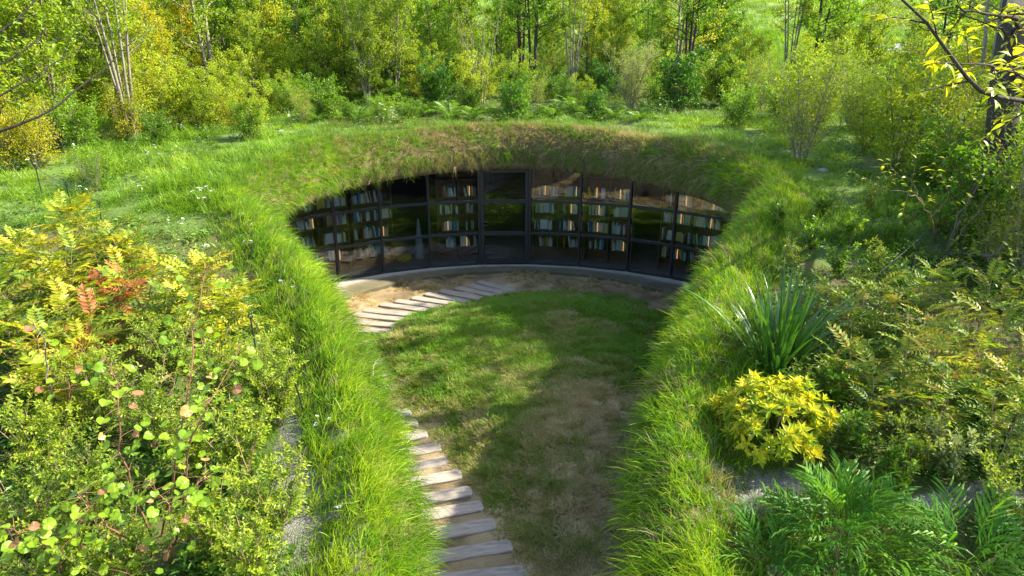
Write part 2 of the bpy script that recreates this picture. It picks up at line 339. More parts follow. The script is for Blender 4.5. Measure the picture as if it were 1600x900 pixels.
# courtyard floor with its low mound of lawn
lawn_px = [(560,530),(590,510),(640,487),(700,471),(770,459),(830,453),(890,453),(945,458),(1000,468),(1045,492),(1060,560),(1030,640),(1005,740),(1000,900),(840,900),(790,812),(745,750),(700,692),(655,632),(610,590)]
lawn = np.array([at_z(px, py, 0.10)[:2] for px, py in lawn_px])
lawn = np.r_[lawn[:14], [(1.5, -6), (-0.2, -6)], lawn[14:]]
def in_poly(P, x, y):
    x = np.asarray(x, float); y = np.asarray(y, float); c = np.zeros(x.shape, bool); Q = np.roll(P, -1, axis=0)
    for (x1, y1), (x2, y2) in zip(P, Q):
        if y1 != y2: c ^= ((y1 > y) != (y2 > y)) & (x < (x2 - x1) * (y - y1) / (y2 - y1) + x1)
    return c
def dist_poly(P, x, y):
    x = np.asarray(x, float); y = np.asarray(y, float); d = np.full(x.shape, 1e9); Q = np.roll(P, -1, axis=0)
    for a, b in zip(P, Q):
        ab = b - a; t = np.clip(((x - a[0]) * ab[0] + (y - a[1]) * ab[1]) / (ab @ ab), 0, 1)
        d = np.minimum(d, np.hypot(x - a[0] - t * ab[0], y - a[1] - t * ab[1]))
    return np.where(in_poly(P, x, y), -d, d)
def F(x, y):
    d = dist_poly(lawn, x, y); return 0.20 * sstep(0.02, -1.2, d) + 0.012 * wob(x, y, 0.5)
xs = np.arange(-7.5, 7.6, 0.12); ys = np.arange(-14, 15.6, 0.12); X, Y = np.meshgrid(xs, ys); Z = F(X, Y)
ids = np.arange(X.size).reshape(X.shape); quad = np.stack([ids[:-1, :-1], ids[:-1, 1:], ids[1:, 1:], ids[1:, :-1]], -1).reshape(-1, 4)
dl = dist_poly(lawn, X, Y)
def greenness(x, y):
    """how alive the turf is: lush towards the back, worn and straw-coloured towards the entrance"""
    g = 0.13 + 0.70 * sstep(5.8, 11.0, y) + 0.17 * wob(x, y, 0.42) + 0.12 * wob(x + 9, y, 1.3)
    g = g - 0.50 * np.exp(-(((x - 0.85) / 0.5) ** 2 + ((y - 11.2) / 0.7) ** 2)) - 0.35 * np.exp(-(((x - 1.0) / 0.6) ** 2 + ((y - 8.6) / 1.2) ** 2))
    return g
zn = np.where(dl < 0, 0.28 + 0.62 * np.clip(greenness(X, Y), 0, 1), 0.17 + 0.12 * wob(X, Y, 0.5))
me = MB().add(np.c_[X.ravel(), Y.ravel(), Z.ravel()], quad).mesh('courtyard_ground', M['court'], True)
a = me.attributes.new('zone', 'FLOAT', 'POINT'); a.data.foreach_set('value', zn.ravel().astype(np.float32))
kind(obj('courtyard_ground', me), 'structure')

# stepping planks: (inner end px, outer end direction) along the left of the lawn
path = kind(empty('path', (0, 0, 0)), 'structure')
inner = [(820,884),(800,846),(774,813),(756,784),(736,762),(720,735),(702,714),(686,693),(667,673),(652,656),(640,640)]
near = [at_z(px, py, 0.06)[:2] for px, py in inner]
mid_ = [np.array(p) for p in [(-1.72, 9.45), (-1.98, 9.85), (-2.2, 10.25), (-2.38, 10.66), (-2.50, 11.05)]]
cen = [(577,513),(581,502),(591,492),(606,484.5),(630,477),(653,471.5),(676,466.5),(698,462),(719,458),(742,453),(761,448.5),(775,444)]
far = [at_z(px, py, 0.06)[:2] for px, py in cen]
spots = []
for k, p in enumerate(near):
    dirn = unit(np.array((-0.97, -0.20 - 0.02 * k))); spots.append((p + dirn * 0.55, dirn, 1.1))
for p in mid_: spots.append((p + np.array((-0.45, 0.0)), unit(np.array((-0.95, -0.12))), 1.0))
for k, p in enumerate(far):
    dirn = unit(np.array((-0.93, 0.12 + 0.045 * k))); spots.append((p, dirn, 1.02))
spots += [(np.array((-0.08 + 0.38 * 0, 4.62 - 0.42 * j)) + np.array((-0.10 + 0.02 * j, 0)), unit(np.array((-0.97, -0.2))), 1.1) for j in range(1, 5)]
for c, dirn, L in spots:
    mb = MB(); Wd = 0.20 + rng.uniform(-0.012, 0.012); L = L + rng.uniform(-0.05, 0.05); ch = 0.035
    o2 = [(-L/2+ch,-Wd/2),(L/2-ch,-Wd/2),(L/2,-Wd/2+ch),(L/2,Wd/2-ch),(L/2-ch,Wd/2),(-L/2+ch,Wd/2),(-L/2,Wd/2-ch),(-L/2,-Wd/2+ch)]
    o2 = np.array(o2) + rng.normal(0, 0.003, (8, 2))
    b_ = np.c_[o2, np.full(8, -0.05)]; t_ = np.c_[o2, np.full(8, 0.045)]; t2 = np.c_[o2 * (1 - 0.012 / np.abs(o2).max(0)), np.full(8, 0.055)]
    mb.add(np.r_[b_, t_, t2], [[i, (i + 1) % 8, 8 + (i + 1) % 8, 8 + i] for i in range(8)] + [[8 + i, 8 + (i + 1) % 8, 16 + (i + 1) % 8, 16 + i] for i in range(8)])
    mb.add(t2, [list(range(8))])
    z = float(F(np.array([c[0]]), np.array([c[1]]))[0])
    obj('plank', (mb, M['plank']), path, (c[0], c[1], max(z, 0.0) - 0.028), (rng.normal(0, 0.012), rng.normal(0, 0.012), math.atan2(dirn[1], dirn[0]) + rng.normal(0, 0.025)))

# ------------------------------------------------------------------ the library under the roof
GC, GR = np.array((0.0, 9.07)), 6.4            # glass wall: an arc
def arc(c, r, a): return np.array((c[0] + r * math.sin(a), c[1] + r * math.cos(a)))
lib = tag(empty('library_building', (0, 16, 0)), 'underground reading room with dark walls and concrete step under the grass roof', 'building')
def put(name, mb, m, parent, smooth=False):
    o = obj(name, (mb, m, 1) if smooth else (mb, m)); o.parent = parent; o.matrix_parent_inverse = Matrix.Translation(-parent.location) if parent.rotation_euler.z == 0 else parent.matrix_world.inverted()
    return o
def sheet(rows):
    rows = np.array(rows, float); n, k = rows.shape[:2]; ids = np.arange(n * k).reshape(n, k)
    return MB().add(rows.reshape(-1, 3), np.stack([ids[:-1, :-1], ids[1:, :-1], ids[1:, 1:], ids[:-1, 1:]], -1).reshape(-1, 4))
AN = np.linspace(-1.25, 1.25, 61)
put('floor', sheet([[(*arc(GC, r, a), 0.10) for r in (GR - 0.03, GR + 1.2, GR + 3.4)] for a in AN]), M['concrete'], lib)
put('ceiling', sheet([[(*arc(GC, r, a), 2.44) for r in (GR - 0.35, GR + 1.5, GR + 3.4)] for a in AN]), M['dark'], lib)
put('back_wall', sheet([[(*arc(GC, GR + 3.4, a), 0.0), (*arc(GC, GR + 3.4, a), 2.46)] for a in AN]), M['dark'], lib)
# concrete apron: step in front of the glass, pale on top, mossy towards its edge
AC, AR = np.array((0.05, 10.77)), 4.28
rows = []; zz = []
for a in np.linspace(-0.92, 0.92, 81):
    g = arc(GC, GR + 0.02, a); dd = unit(g - AC); e = AC + dd * AR
    for t, z, zo in ((0, 0.10, 0.85), (0.2, 0.10, 0.72), (0.38, 0.098, 0.50), (0.52, 0.095, 0.30), (0.93, 0.085, 0.2), (0.98, 0.06, 0.1), (1.0, -0.05, 0.05)):
        p = g + (e - g) * t; rows.append((*p, z)); zz.append(zo)
rows = np.array(rows).reshape(81, 7, 3)
o = put('concrete_apron', sheet(rows), M['apron'], lib)
a = o.data.attributes.new('zone', 'FLOAT', 'POINT'); a.data.foreach_set('value', np.array(zz, np.float32))
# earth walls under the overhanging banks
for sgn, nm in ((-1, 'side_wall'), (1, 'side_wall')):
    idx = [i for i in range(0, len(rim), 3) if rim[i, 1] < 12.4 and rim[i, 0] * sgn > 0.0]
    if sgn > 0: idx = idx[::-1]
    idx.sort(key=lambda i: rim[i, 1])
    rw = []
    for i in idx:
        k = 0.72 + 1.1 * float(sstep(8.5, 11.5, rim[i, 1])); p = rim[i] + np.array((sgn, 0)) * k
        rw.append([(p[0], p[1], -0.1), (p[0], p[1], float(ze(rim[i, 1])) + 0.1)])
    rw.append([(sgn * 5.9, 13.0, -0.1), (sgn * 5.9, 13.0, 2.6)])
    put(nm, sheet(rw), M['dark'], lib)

# glass wall: posts, rails, panes, door
post_px = [(465,392),(533,441),(600,427),(673,418),(750,413.5),(827,413),(903,417),(978,425),(1045,436),(1112,452)]
pang = [math.atan2(*(at_z(px, py, 0.1)[:2] - GC)) for px, py in post_px]
pang[0] = pang[1] - 0.185; pang[-1] = pang[-2] + 0.185
pang = [pang[0] - 0.185] + pang + [pang[-1] + 0.185]
gw = tag(empty('glass_facade', (0, 15.8, 0.1)), 'curved wall of dark-framed glass panels under the shaggy grass edge', 'glass facade')
RAILS = [0.13, 0.86, 1.62, 2.38]
def local(parent, o): o.parent = parent; o.location = Vector(o.location) - parent.location; return o
for a in pang:
    p = arc(GC, GR, a); local(gw, obj('post', (MB().box((0, 0, 0), (0.046, 0.10, 2.32)), M['frame']), None, (p[0], p[1], 1.27), (0, 0, -a)))
pane_info = []
for k, (a, b) in enumerate(zip(pang[:-1], pang[1:])):
    p, q = arc(GC, GR, a), arc(GC, GR, b); c = (p + q) / 2; L = np.linalg.norm(q - p); rz = math.atan2(q[1] - p[1], q[0] - p[0])
    door = abs(k - 5) == 0
    par = gw
    if door:
        d = MB()
        for s in (-1, 1): d.box((s * (L / 2 - 0.075), 0, 1.25), (0.075, 0.065, 2.24), 0)
        for z in (0.20, 0.86, 1.62, 2.32): d.box((0, 0, z), (L - 0.24, 0.06, 0.075 if z != 0.20 else 0.13))
        do = local(gw, obj('door', (d, M['frame']), None, (c[0], c[1] - 0.02, 0), (0, 0, rz))); do['label'] = 'dark-framed glass door with a lever handle'
        zs = [0.27, 0.82, 0.90, 1.58, 1.66, 2.28]
        for j in range(3):
            obj('pane', (MB().box((0, 0, (zs[2*j] + zs[2*j+1]) / 2), (L - 0.245, 0.008, zs[2*j+1] - zs[2*j] - 0.004)), M['glass']), do)
        h = MB().box((-L / 2 + 0.075, -0.045, 1.12), (0.05, 0.012, 0.24)).tube([(-L/2+0.075, -0.05, 1.08), (-L/2+0.075, -0.10, 1.08), (-L/2+0.19, -0.10, 1.08)], 0.012, 6)
        obj('handle', (h, M['frame']), do)
        continue
    for z in RAILS:
        hh = 0.05 if z not in (0.13, 2.38) else 0.06
        local(gw, obj('rail', (MB().box((0, 0, 0), (L - 0.062, 0.07, hh)), M['frame']), None, (c[0], c[1], z), (0, 0, rz)))
    for j in range(3):
        z0, z1 = RAILS[j] + 0.03, RAILS[j + 1] - 0.03
        o = obj('pane', (MB().box((0, 0, 0), (L - 0.064, 0.008, z1 - z0)), M['glass']), None, (c[0], c[1] + 0.005, (z0 + z1) / 2), (rng.normal(0, 0.002), 0, rz + rng.normal(0, 0.002)))
        local(gw, o)

# bookcases behind the glass with their books
KEEP = 86
SH = [0.40 + 0.41 * i for i in range(5)]
BR = GR + 0.62
cases = [(-0.97, -0.79, 'bookcase at the far left end of the glass wall', 'far left bookcase', 2), (-0.765, -0.565, 'bookcase left of the dark gap on the left', 'bookcase second from left', 2), (-0.545, -0.415, 'narrow bookcase beside the dark gap left of the door', 'narrow left bookcase', 1),
         (-0.255, -0.115, 'bookcase just left of the glass door', 'bookcase left of door', 2), (0.075, 0.245, 'bookcase just right of the glass door', 'bookcase right of door', 2),
         (0.255, 0.415, 'bookcase second right of the glass door', 'second bookcase right of door', 2), (0.515, 0.72, 'bookcase beyond the dark gap at right', 'bookcase at right end', 2)]
colors = list(BOOKC); n_books = 0; rest = MB()
wts = np.array([0.24, 0.14, 0.14, 0.14, 0.06, 0.07, 0.04, 0.07, 0.05, 0.01, 0.04]); wts /= wts.sum()
for a0, a1, lab, short, ncomp in cases:
    am = (a0 + a1) / 2; p, q = arc(GC, BR, a0), arc(GC, BR, a1); c = (p + q) / 2; L = np.linalg.norm(q - p); rz = math.atan2(q[1] - p[1], q[0] - p[0])
    t = tag(empty('bookcase', (c[0], c[1], 0.10), rz), 'dark wooden ' + lab, 'bookcase', 'bookcases behind the glass')
    dp = 0.30
    xs_ = np.linspace(-L / 2, L / 2, ncomp + 1)
    for x in xs_: obj('upright', (MB().box((x, 0, 1.16), (0.028, dp, 2.30)), M['shelfwood']), t)
    obj('back_panel', (MB().box((0, dp / 2 + 0.012, 1.16), (L, 0.02, 2.30)), M['shelfwood']), t)
    rowbooks = {}
    for si, z in enumerate(SH):
        for j in range(ncomp):
            x0, x1 = xs_[j] + 0.016, xs_[j + 1] - 0.016
            obj('shelf', (MB().box(((x0 + x1) / 2, 0, z - 0.10), (x1 - x0, dp - 0.01, 0.026)), M['shelfwood']), t)
            if si == 4: continue
            if rng.random() < 0.5:
                xl = x1 - 0.05 - rng.uniform(0, 0.55) * (x1 - x0)
                obj('light_bar', (MB().box((xl, -dp / 2 - 0.012, z + 0.05), (0.016, 0.012, 0.22)), M['lamp']), t)['label'] = 'warm lit strip standing upright between the books'
            x = x0 + rng.uniform(0.0, 0.16); bi = 0
            end = x1 - rng.uniform(0.0, 0.25) * (x1 - x0)
            while x < end and bi < 14:
                if rng.random() < 0.16 and x + 0.2 < end:      # a book shown face out, leaning back
                    wd, hh, th = rng.uniform(0.14, 0.19), rng.uniform(0.20, 0.26), 0.02; cn = colors[rng.choice(11, p=wts)]
                    bm = MB().box((0, 0, hh / 2), (wd, th, hh)); loc = (x + wd / 2, -0.08, z - 0.085); rr = (-0.22, 0, rng.normal(0, 0.06)); pose = 'shown face out'; x += wd + 0.02
                else:
                    wd, hh = rng.uniform(0.022, 0.055), rng.uniform(0.17, 0.27); cn = colors[rng.choice(11, p=wts)]; lean = 0.0 if rng.random() < 0.8 else rng.uniform(0.08, 0.2)
                    dd_ = rng.uniform(0.13, 0.19)
                    bm = MB().box((0, 0, hh / 2), (wd, dd_, hh)); loc = (x + wd / 2 + hh * lean / 2, -0.14 + dd_ / 2 + rng.uniform(0, 0.02), z - 0.085 + 0.5 * wd * lean); rr = (0, -lean, 0); pose = 'standing' if not lean else 'leaning'; x += wd + 0.003 + hh * lean * 0.8 + (rng.uniform(0.03, 0.10) if rng.random() < 0.14 else 0)
                M3 = Matrix.Translation((c[0], c[1], 0.10)) @ Matrix.Rotation(rz, 4, 'Z') @ Matrix.Translation(loc) @ Euler(rr).to_matrix().to_4x4()
                n_books += 1; bi += 1
                if n_books > 1 and (n_books * 7919 % 100) >= KEEP:
                    rest.add([M3 @ Vector(v) for v in bm.v[0]], bm.l[0].reshape(-1, 4), (colors.index(cn) + 0.5) / 11); continue
                o = obj('book', (bm, MB_BOOK[cn])); o.matrix_world = M3
                key = (si,); nn = rowbooks[key] = rowbooks.get(key, 0) + 1
                tag(o, f'{cn} book {pose}, {nth(nn-1)} along {nth(si)} shelf up, {short}', 'book', 'books on the library shelves')
m, n, l, p = mat('mixed_book_covers'); at_ = n.new('ShaderNodeAttribute'); at_.attribute_name = 'rnd'; rp = ramp(n, [(k / 11, BOOKC[c]) for k, c in enumerate(colors)], 'CONSTANT'); l.new(at_.outputs['Fac'], rp.inputs[0]); l.new(rp.outputs[0], p.inputs['Base Color'])
kind(obj('shelved_books', (rest, m)), 'stuff', 'remaining small books filling the library shelves')
# tall pale cone and a yellow cushion in the gap left of the door
p = arc(GC, GR + 0.9, -0.315)
cone = MB(); th = np.arange(14) * 2 * math.pi / 14; rows = []
for z, r in ((0.0, 0.13), (0.02, 0.13), (0.4, 0.09), (0.75, 0.045), (0.95, 0.02), (0.97, 0.004)): rows.append(np.c_[np.cos(th) * r, np.sin(th) * r, np.full(14, z)])
V = np.concatenate(rows); cone.add(V, [[i*14+j, i*14+(j+1)%14, (i+1)*14+(j+1)%14, (i+1)*14+j] for i in range(5) for j in range(14)])
tag(obj('floor_ornament', (cone, M['whitep']), None, (p[0], p[1], 0.1)), 'tall pale cone standing in the dark gap left of the door', 'ornament')
p = arc(GC, GR + 0.75, -0.375); cu = MB(); rows = []
for z, r in ((0, 0.14), (0.03, 0.2), (0.09, 0.22), (0.15, 0.19), (0.18, 0.1), (0.175, 0.0)): rows.append(np.c_[np.cos(th) * r, np.sin(th) * r, np.full(14, z)])
cu.add(np.concatenate(rows), [[i*14+j, i*14+(j+1)%14, (i+1)*14+(j+1)%14, (i+1)*14+j] for i in range(5) for j in range(14)])
tag(obj('floor_cushion', (cu, M['yellowc'], 1), None, (p[0], p[1], 0.1)), 'small yellow round cushion on the floor behind the glass', 'cushion')

# ------------------------------------------------------------------ grasses (nobody could count the blades)
PROTO = bpy.data.collections.new('clump_prototypes')
def clump(name, n, rad, h, wdt, bend, segs, m, seed, lean=0.35, tipw=0.15):
    g = np.random.default_rng(seed); mb = MB()
    a = g.uniform(0, 6.283, n); r = rad * np.sqrt(g.uniform(0, 1, n)); base = np.c_[np.cos(a) * r, np.sin(a) * r, np.full(n, -0.01)]
    az = a + g.normal(0, 0.9, n); H = g.uniform(h[0], h[1], n); ln = np.abs(g.normal(0, lean, n)); bd = g.uniform(bend[0], bend[1], n)
    dr = np.c_[np.cos(az), np.sin(az), np.zeros(n)]; sd = np.c_[-np.sin(az), np.cos(az), np.zeros(n)]
    W = wdt * g.uniform(0.7, 1.25, n); rn = g.uniform(0, 1, n); lev = []
    for k in range(segs + 1):
        t = k / segs; th = ln + bd * t
        P = base + (np.cos(th * 0.9) * H * t)[:, None] * np.array((0, 0, 1)) + dr * (np.sin(th * 0.9) * H * t)[:, None]
        lev.append((P, (W * (1 - t * (1 - tipw)) if k < segs else W * 0.05)))
    V = []; 
    for P, ww in lev: V += [P - sd * (ww / 2)[:, None], P + sd * (ww / 2)[:, None]]
    V = np.stack(V, 1).reshape(-1, 3); K = 2 * (segs + 1); b = np.arange(n)[:, None] * K
    f = np.concatenate([np.concatenate([b + 2*k, b + 2*k + 1, b + 2*k + 3, b + 2*k + 2], 1) for k in range(segs)])
    mb.add(V, f, np.repeat(rn, K))
    o = bpy.data.objects.new(name, mb.mesh(name, m, True)); return o
def scatter(name, label, P, tilt, phi, scl, tint, protos):
    P = np.asarray(P, np.float32); n = len(P)
    col = bpy.data.collections.new(name + '_protos')
    for p in protos: col.objects.link(p)
    me = bpy.data.meshes.new(name); me.vertices.add(n); me.vertices.foreach_set('co', P.ravel())
    def at(nm, ty, d, key='value'):
        a = me.attributes.new(nm, ty, 'POINT'); a.data.foreach_set(key, np.ascontiguousarray(d).ravel())
    at('rot', 'FLOAT_VECTOR', np.c_[np.zeros(n), tilt, phi].astype(np.float32), 'vector')
    at('scl', 'FLOAT', np.broadcast_to(scl, (n,)).astype(np.float32)); at('tint', 'FLOAT', np.broadcast_to(tint, (n,)).astype(np.float32))
    at('pick', 'INT', rng.integers(0, len(protos), n).astype(np.int32))
    o = bpy.data.objects.new(name, me); COL.objects.link(o); kind(o, 'stuff', label)
    ng = bpy.data.node_groups.new(name, 'GeometryNodeTree'); ng.interface.new_socket('Geometry', in_out='INPUT', socket_type='NodeSocketGeometry'); ng.interface.new_socket('Geometry', in_out='OUTPUT', socket_type='NodeSocketGeometry')
    N = ng.nodes; Lk = ng.links; gi = N.new('NodeGroupInput'); go = N.new('NodeGroupOutput'); ip = N.new('GeometryNodeInstanceOnPoints'); ci = N.new('GeometryNodeCollectionInfo')
    ci.inputs['Collection'].default_value = col; ci.inputs['Separate Children'].default_value = True; ci.inputs['Reset Children'].default_value = True
    def na(nm, ty):
        a = N.new('GeometryNodeInputNamedAttribute'); a.data_type = ty; a.inputs['Name'].default_value = nm; return a.outputs['Attribute']
    ip.inputs['Pick Instance'].default_value = True
    Lk.new(gi.outputs[0], ip.inputs['Points']); Lk.new(ci.outputs[0], ip.inputs['Instance']); Lk.new(na('pick', 'INT'), ip.inputs['Instance Index'])
    e2r = N.new('FunctionNodeEulerToRotation'); Lk.new(na('rot', 'FLOAT_VECTOR'), e2r.inputs[0]); Lk.new(e2r.outputs[0], ip.inputs['Rotation']); Lk.new(na('scl', 'FLOAT'), ip.inputs['Scale']); Lk.new(ip.outputs[0], go.inputs[0])
    md = o.modifiers.new('scatter', 'NODES'); md.node_group = ng
    return o
def in_view(x, y, z, pad=120):
    """inside the picture with a margin, so grass is only sown where it can be seen from about here"""
    d = np.stack([x, y, z - CAM[2]], -1); c, s = math.cos(PITCH), math.sin(PITCH)
    dep = d[..., 1] * c - d[..., 2] * s; up = d[..., 1] * s + d[..., 2] * c
    px = 800 + FPX * d[..., 0] / np.maximum(dep, 0.1); py = 450 - FPX * up / np.maximum(dep, 0.1)
    return (dep > 0.5) & (px > -pad - 150) & (px < 1750 + pad) & (py > -200) & (py < 900 + pad * 2)

GRAVEL = ((480, 735, 0.34, 1.3, 0.32), (500, 845, 0.34, 0.7, 0.25), (1170, 765, 0.55, 0.28, 0.2), (1525, 780, 0.5, 0.18, 0.1), (1130, 800, 0.18, 0.5, 0.1), (1420, 214, 0.8, 0.5, 0.0))
_gc = [(on_ground(a[0], a[1]), a) for a in GRAVEL]
def on_gravel(x, y):
    k = np.zeros(np.shape(x), bool)
    for c, a in _gc:
        u = (x - c[0]) * math.cos(a[4]) + (y - c[1]) * math.sin(a[4]); v = -(x - c[0]) * math.sin(a[4]) + (y - c[1]) * math.cos(a[4])
        k |= (u / (a[2] * 0.95)) ** 2 + (v / (a[3] * 0.95)) ** 2 < 1 + 0.35 * wob(x, y, 0.2)
    return k
# long grass on the rim
vis = [i for i in range(len(rim)) if rim[i, 1] > 1.2]
def rim_pts(n, dmin, dmax, keep):
    i = rng.choice(vis, n); d = rng.uniform(dmin, dmax, n); P = np.array([lip(int(a), float(b)) for a, b in zip(i, d)])
    P[:, :2] += rng.normal(0, 0.03, (n, 2)); m = keep(rim[i, 1], rim[i, 0], d) > rng.uniform(0, 1, n)
    return i[m], d[m], P[m]
def backness(x, y):                       # 1 along the back of the opening, 0 on the two side banks
    return sstep(-2.9, -1.9, x) * sstep(3.3, 2.6, x) * sstep(12, 13.2, y)
def hang(i, d, P, soft=0.55):
    """clump tilt: upright on the crest, tipped out over the edge at the lip"""
    phi = np.arctan2(-out[i, 1], -out[i, 0]) + rng.normal(0, 0.45, len(i))
    tilt = np.interp(d, [0, 0.06, 0.2, soft, 1.0], [1.9, 1.35, 0.7, 0.2, 0.05]) + rng.normal(0, 0.16, len(i))
    return tilt, phi
def sward(name, label, P, tilt, phi, scl, tint, m, per, rad, h, wdt, droop, segs, seed, mess=0.35):
    """blades built one by one: each clump centre carries a few blades that share its lean"""
    g = np.random.default_rng(seed); n = len(P) * per; r_ = lambda a: np.repeat(a, per, axis=0)
    C = r_(P); t_ = r_(tilt) + g.normal(0, mess, n); f_ = r_(phi) + g.normal(0, mess * 1.6, n)
    U = np.c_[np.sin(t_) * np.cos(f_), np.sin(t_) * np.sin(f_), np.cos(t_)]
    B = C + g.normal(0, rad, (n, 3)) * (1, 1, 0.35) - U * 0.015; H = g.uniform(h[0], h[1], n) * r_(scl); az = f_ + g.normal(0, 1.0, n)
    S = unit(np.cross(U, unit(np.c_[np.cos(az + 1.57), np.sin(az + 1.57), g.normal(0, 0.3, n)]))); bd = np.c_[np.cos(az), np.sin(az), np.zeros(n)] * g.uniform(0, 0.45, n)[:, None]; dr = g.uniform(droop[0], droop[1], n)
    V = []
    for k in range(segs + 1):
        t = k / segs; Q = B + U * (H * t)[:, None] + bd * (H * t * t)[:, None]; Q[:, 2] -= H * dr * t * t; ww = wdt * g.uniform(0.8, 1.2, n) * (1 - 0.75 * t if k < segs else 0.08)
        V += [Q - S * (ww / 2)[:, None], Q + S * (ww / 2)[:, None]]
    V = np.stack(V, 1).reshape(-1, 3); K = 2 * (segs + 1); b = np.arange(n)[:, None] * K
    f = np.concatenate([np.concatenate([b + 2*k, b + 2*k + 1, b + 2*k + 3, b + 2*k + 2], 1) for k in range(segs)])
    return kind(obj(name, (MB().add(V, f, np.repeat(np.clip(r_(tint) + g.normal(0, 0.10, n), 0, 1), K)), m, 1)), 'stuff', label)
i, d, P = rim_pts(14000, 0.0, 0.86, lambda y, x, d: (1 - 0.97 * backness(x, y)) * np.interp(d, [0, 0.6, 0.86], [1, 0.95, 0.35]))
tl, ph = hang(i, d, P)
tint = 0.66 + 0.16 * wob(P[:, 0], P[:, 1], 0.28) + 0.10 * wob(P[:, 0] + 5, P[:, 1], 1.2) + rng.normal(0, 0.13, len(P)) + 0.05 * (rim[i, 0] < 0) - 0.55 * (rng.random(len(P)) < 0.06)
tint -= 0.22 * sstep(11.4, 13.0, P[:, 1]) * (d < 0.45)
sward('rim_grass', 'long lush bright green grass along the courtyard rim', P, tl, ph, (0.7 + 0.55 * rng.random(len(P))) * (1 + 0.22 * wob(P[:, 0], P[:, 1] + 4, 0.3)) * np.interp(P[:, 1], [3, 8, 12], [1.12, 1.0, 0.95]), tint, M['g_rim'], 15, 0.032, (0.06, 0.22), 0.0080, (0.05, 0.6), 3, 5, 0.42)
i, d, P = rim_pts(15000, 0.0, 0.72, lambda y, x, d: sstep(9.6, 11.5, y) * (0.35 + 0.65 * backness(x, y)) * np.interp(d, [0, 0.62, 0.72], [1, 1, 0.4]))
tl, ph = hang(i, d, P, 0.75); tl += rng.normal(0, 0.25, len(P)) + 0.55 * (d < 0.08)
tint = 0.31 + 0.18 * wob(P[:, 0] * 1.3, P[:, 1] + 3 * d, 0.35) + rng.normal(0, 0.10, len(P)) - 0.18 * sstep(1.2, 2.6, P[:, 0]) * sstep(0.2, 0.5, d) + 0.20 * sstep(-1.4, -2.8, P[:, 0])
sward('rim_thatch', 'matted brown and olive grass hanging over the back of the rim', P, tl, ph, 0.7 + 0.55 * rng.random(len(P)), np.clip(tint, 0.0, 1), M['g_rim'], 12, 0.035, (0.07, 0.19), 0.0080, (0.0, 0.7), 2, 6, 0.7)
i, d, P = rim_pts(2600, 0.0, 0.06, lambda y, x, d: sstep(9.0, 11.0, y))
ph = np.arctan2(-out[i, 1], -out[i, 0]) + rng.normal(0, 0.5, len(i))
sward('rim_fringe', 'ragged fringe of straw and olive grass hanging over the glass', P - (0, 0, 0.03), rng.normal(2.45, 0.3, len(P)), ph, 0.55 + 0.75 * rng.random(len(P)) ** 2, np.clip(0.30 + 0.16 * wob(P[:, 0], P[:, 1], 0.3) + rng.normal(0, 0.08, len(P)) + 0.2 * sstep(-1.8, -3.0, P[:, 0]), 0, 1), M['g_rim'], 12, 0.03, (0.08, 0.24), 0.0075, (0.0, 0.5), 2, 9, 0.35)

def on_plank(x, y):
    k = np.zeros(len(x), bool)
    for c, dv, L in spots:
        u = (x - c[0]) * dv[0] + (y - c[1]) * dv[1]; v = -(x - c[0]) * dv[1] + (y - c[1]) * dv[0]; k |= (np.abs(u) < L / 2 + 0.10) & (np.abs(v) < 0.17)
    return k
# lawn in the courtyard
turf = [clump('turf_tuft', 260, 0.17, (0.030, 0.085), 0.0072, (0.2, 1.2), 2, M['g_lawn'], 180 + k, 0.55, 0.4) for k in range(6)]
n = 13000; x = rng.uniform(-3.6, 4.4, n); y = rng.uniform(1.5, 14.6, n)
dl = dist_poly(lawn, x, y); g = greenness(x, y)
k = ~on_plank(x, y) & (dl < 0.04 + 0.06 * wob(x, y, 0.25)) & (rng.random(n) < 0.55 + 0.45 * np.clip(g, 0, 1)); x, y, g, dl = x[k], y[k], g[k], dl[k]
scatter('lawn_grass', 'mown courtyard lawn, green at the back and worn straw-brown in front', np.c_[x, y, F(x, y)], np.abs(rng.normal(0, 0.15, len(x))), rng.uniform(0, 6.28, len(x)), 0.75 + 0.6 * rng.random(len(x)) * (0.6 + 0.5 * np.clip(g, 0, 1)), np.clip(0.12 + 0.82 * g + rng.normal(0, 0.16, len(x)), 0, 1), turf)
# straw and dead grass on the bare strip between path and step
n = 5200; x = rng.uniform(-4.5, 4.5, n); y = rng.uniform(2, 15.0, n); dl = dist_poly(lawn, x, y)
k = ~on_plank(x, y) & (dl > 0.0) & (dl < 2.2) & (np.hypot(x - AC[0], y - AC[1]) < AR - 0.02) & (wob(x, y, 0.4) > -0.35); x, y = x[k], y[k]
scatter('straw', 'dry straw-coloured grass scraps on the bare soil beside the path', np.c_[x, y, F(x, y)], rng.uniform(0.3, 1.3, len(x)), rng.uniform(0, 6.28, len(x)), 0.35 + 0.5 * rng.random(len(x)), np.clip(0.06 + 0.10 * rng.random(len(x)) + 0.15 * wob(x, y, 0.6), 0, 0.6), turf[:3])

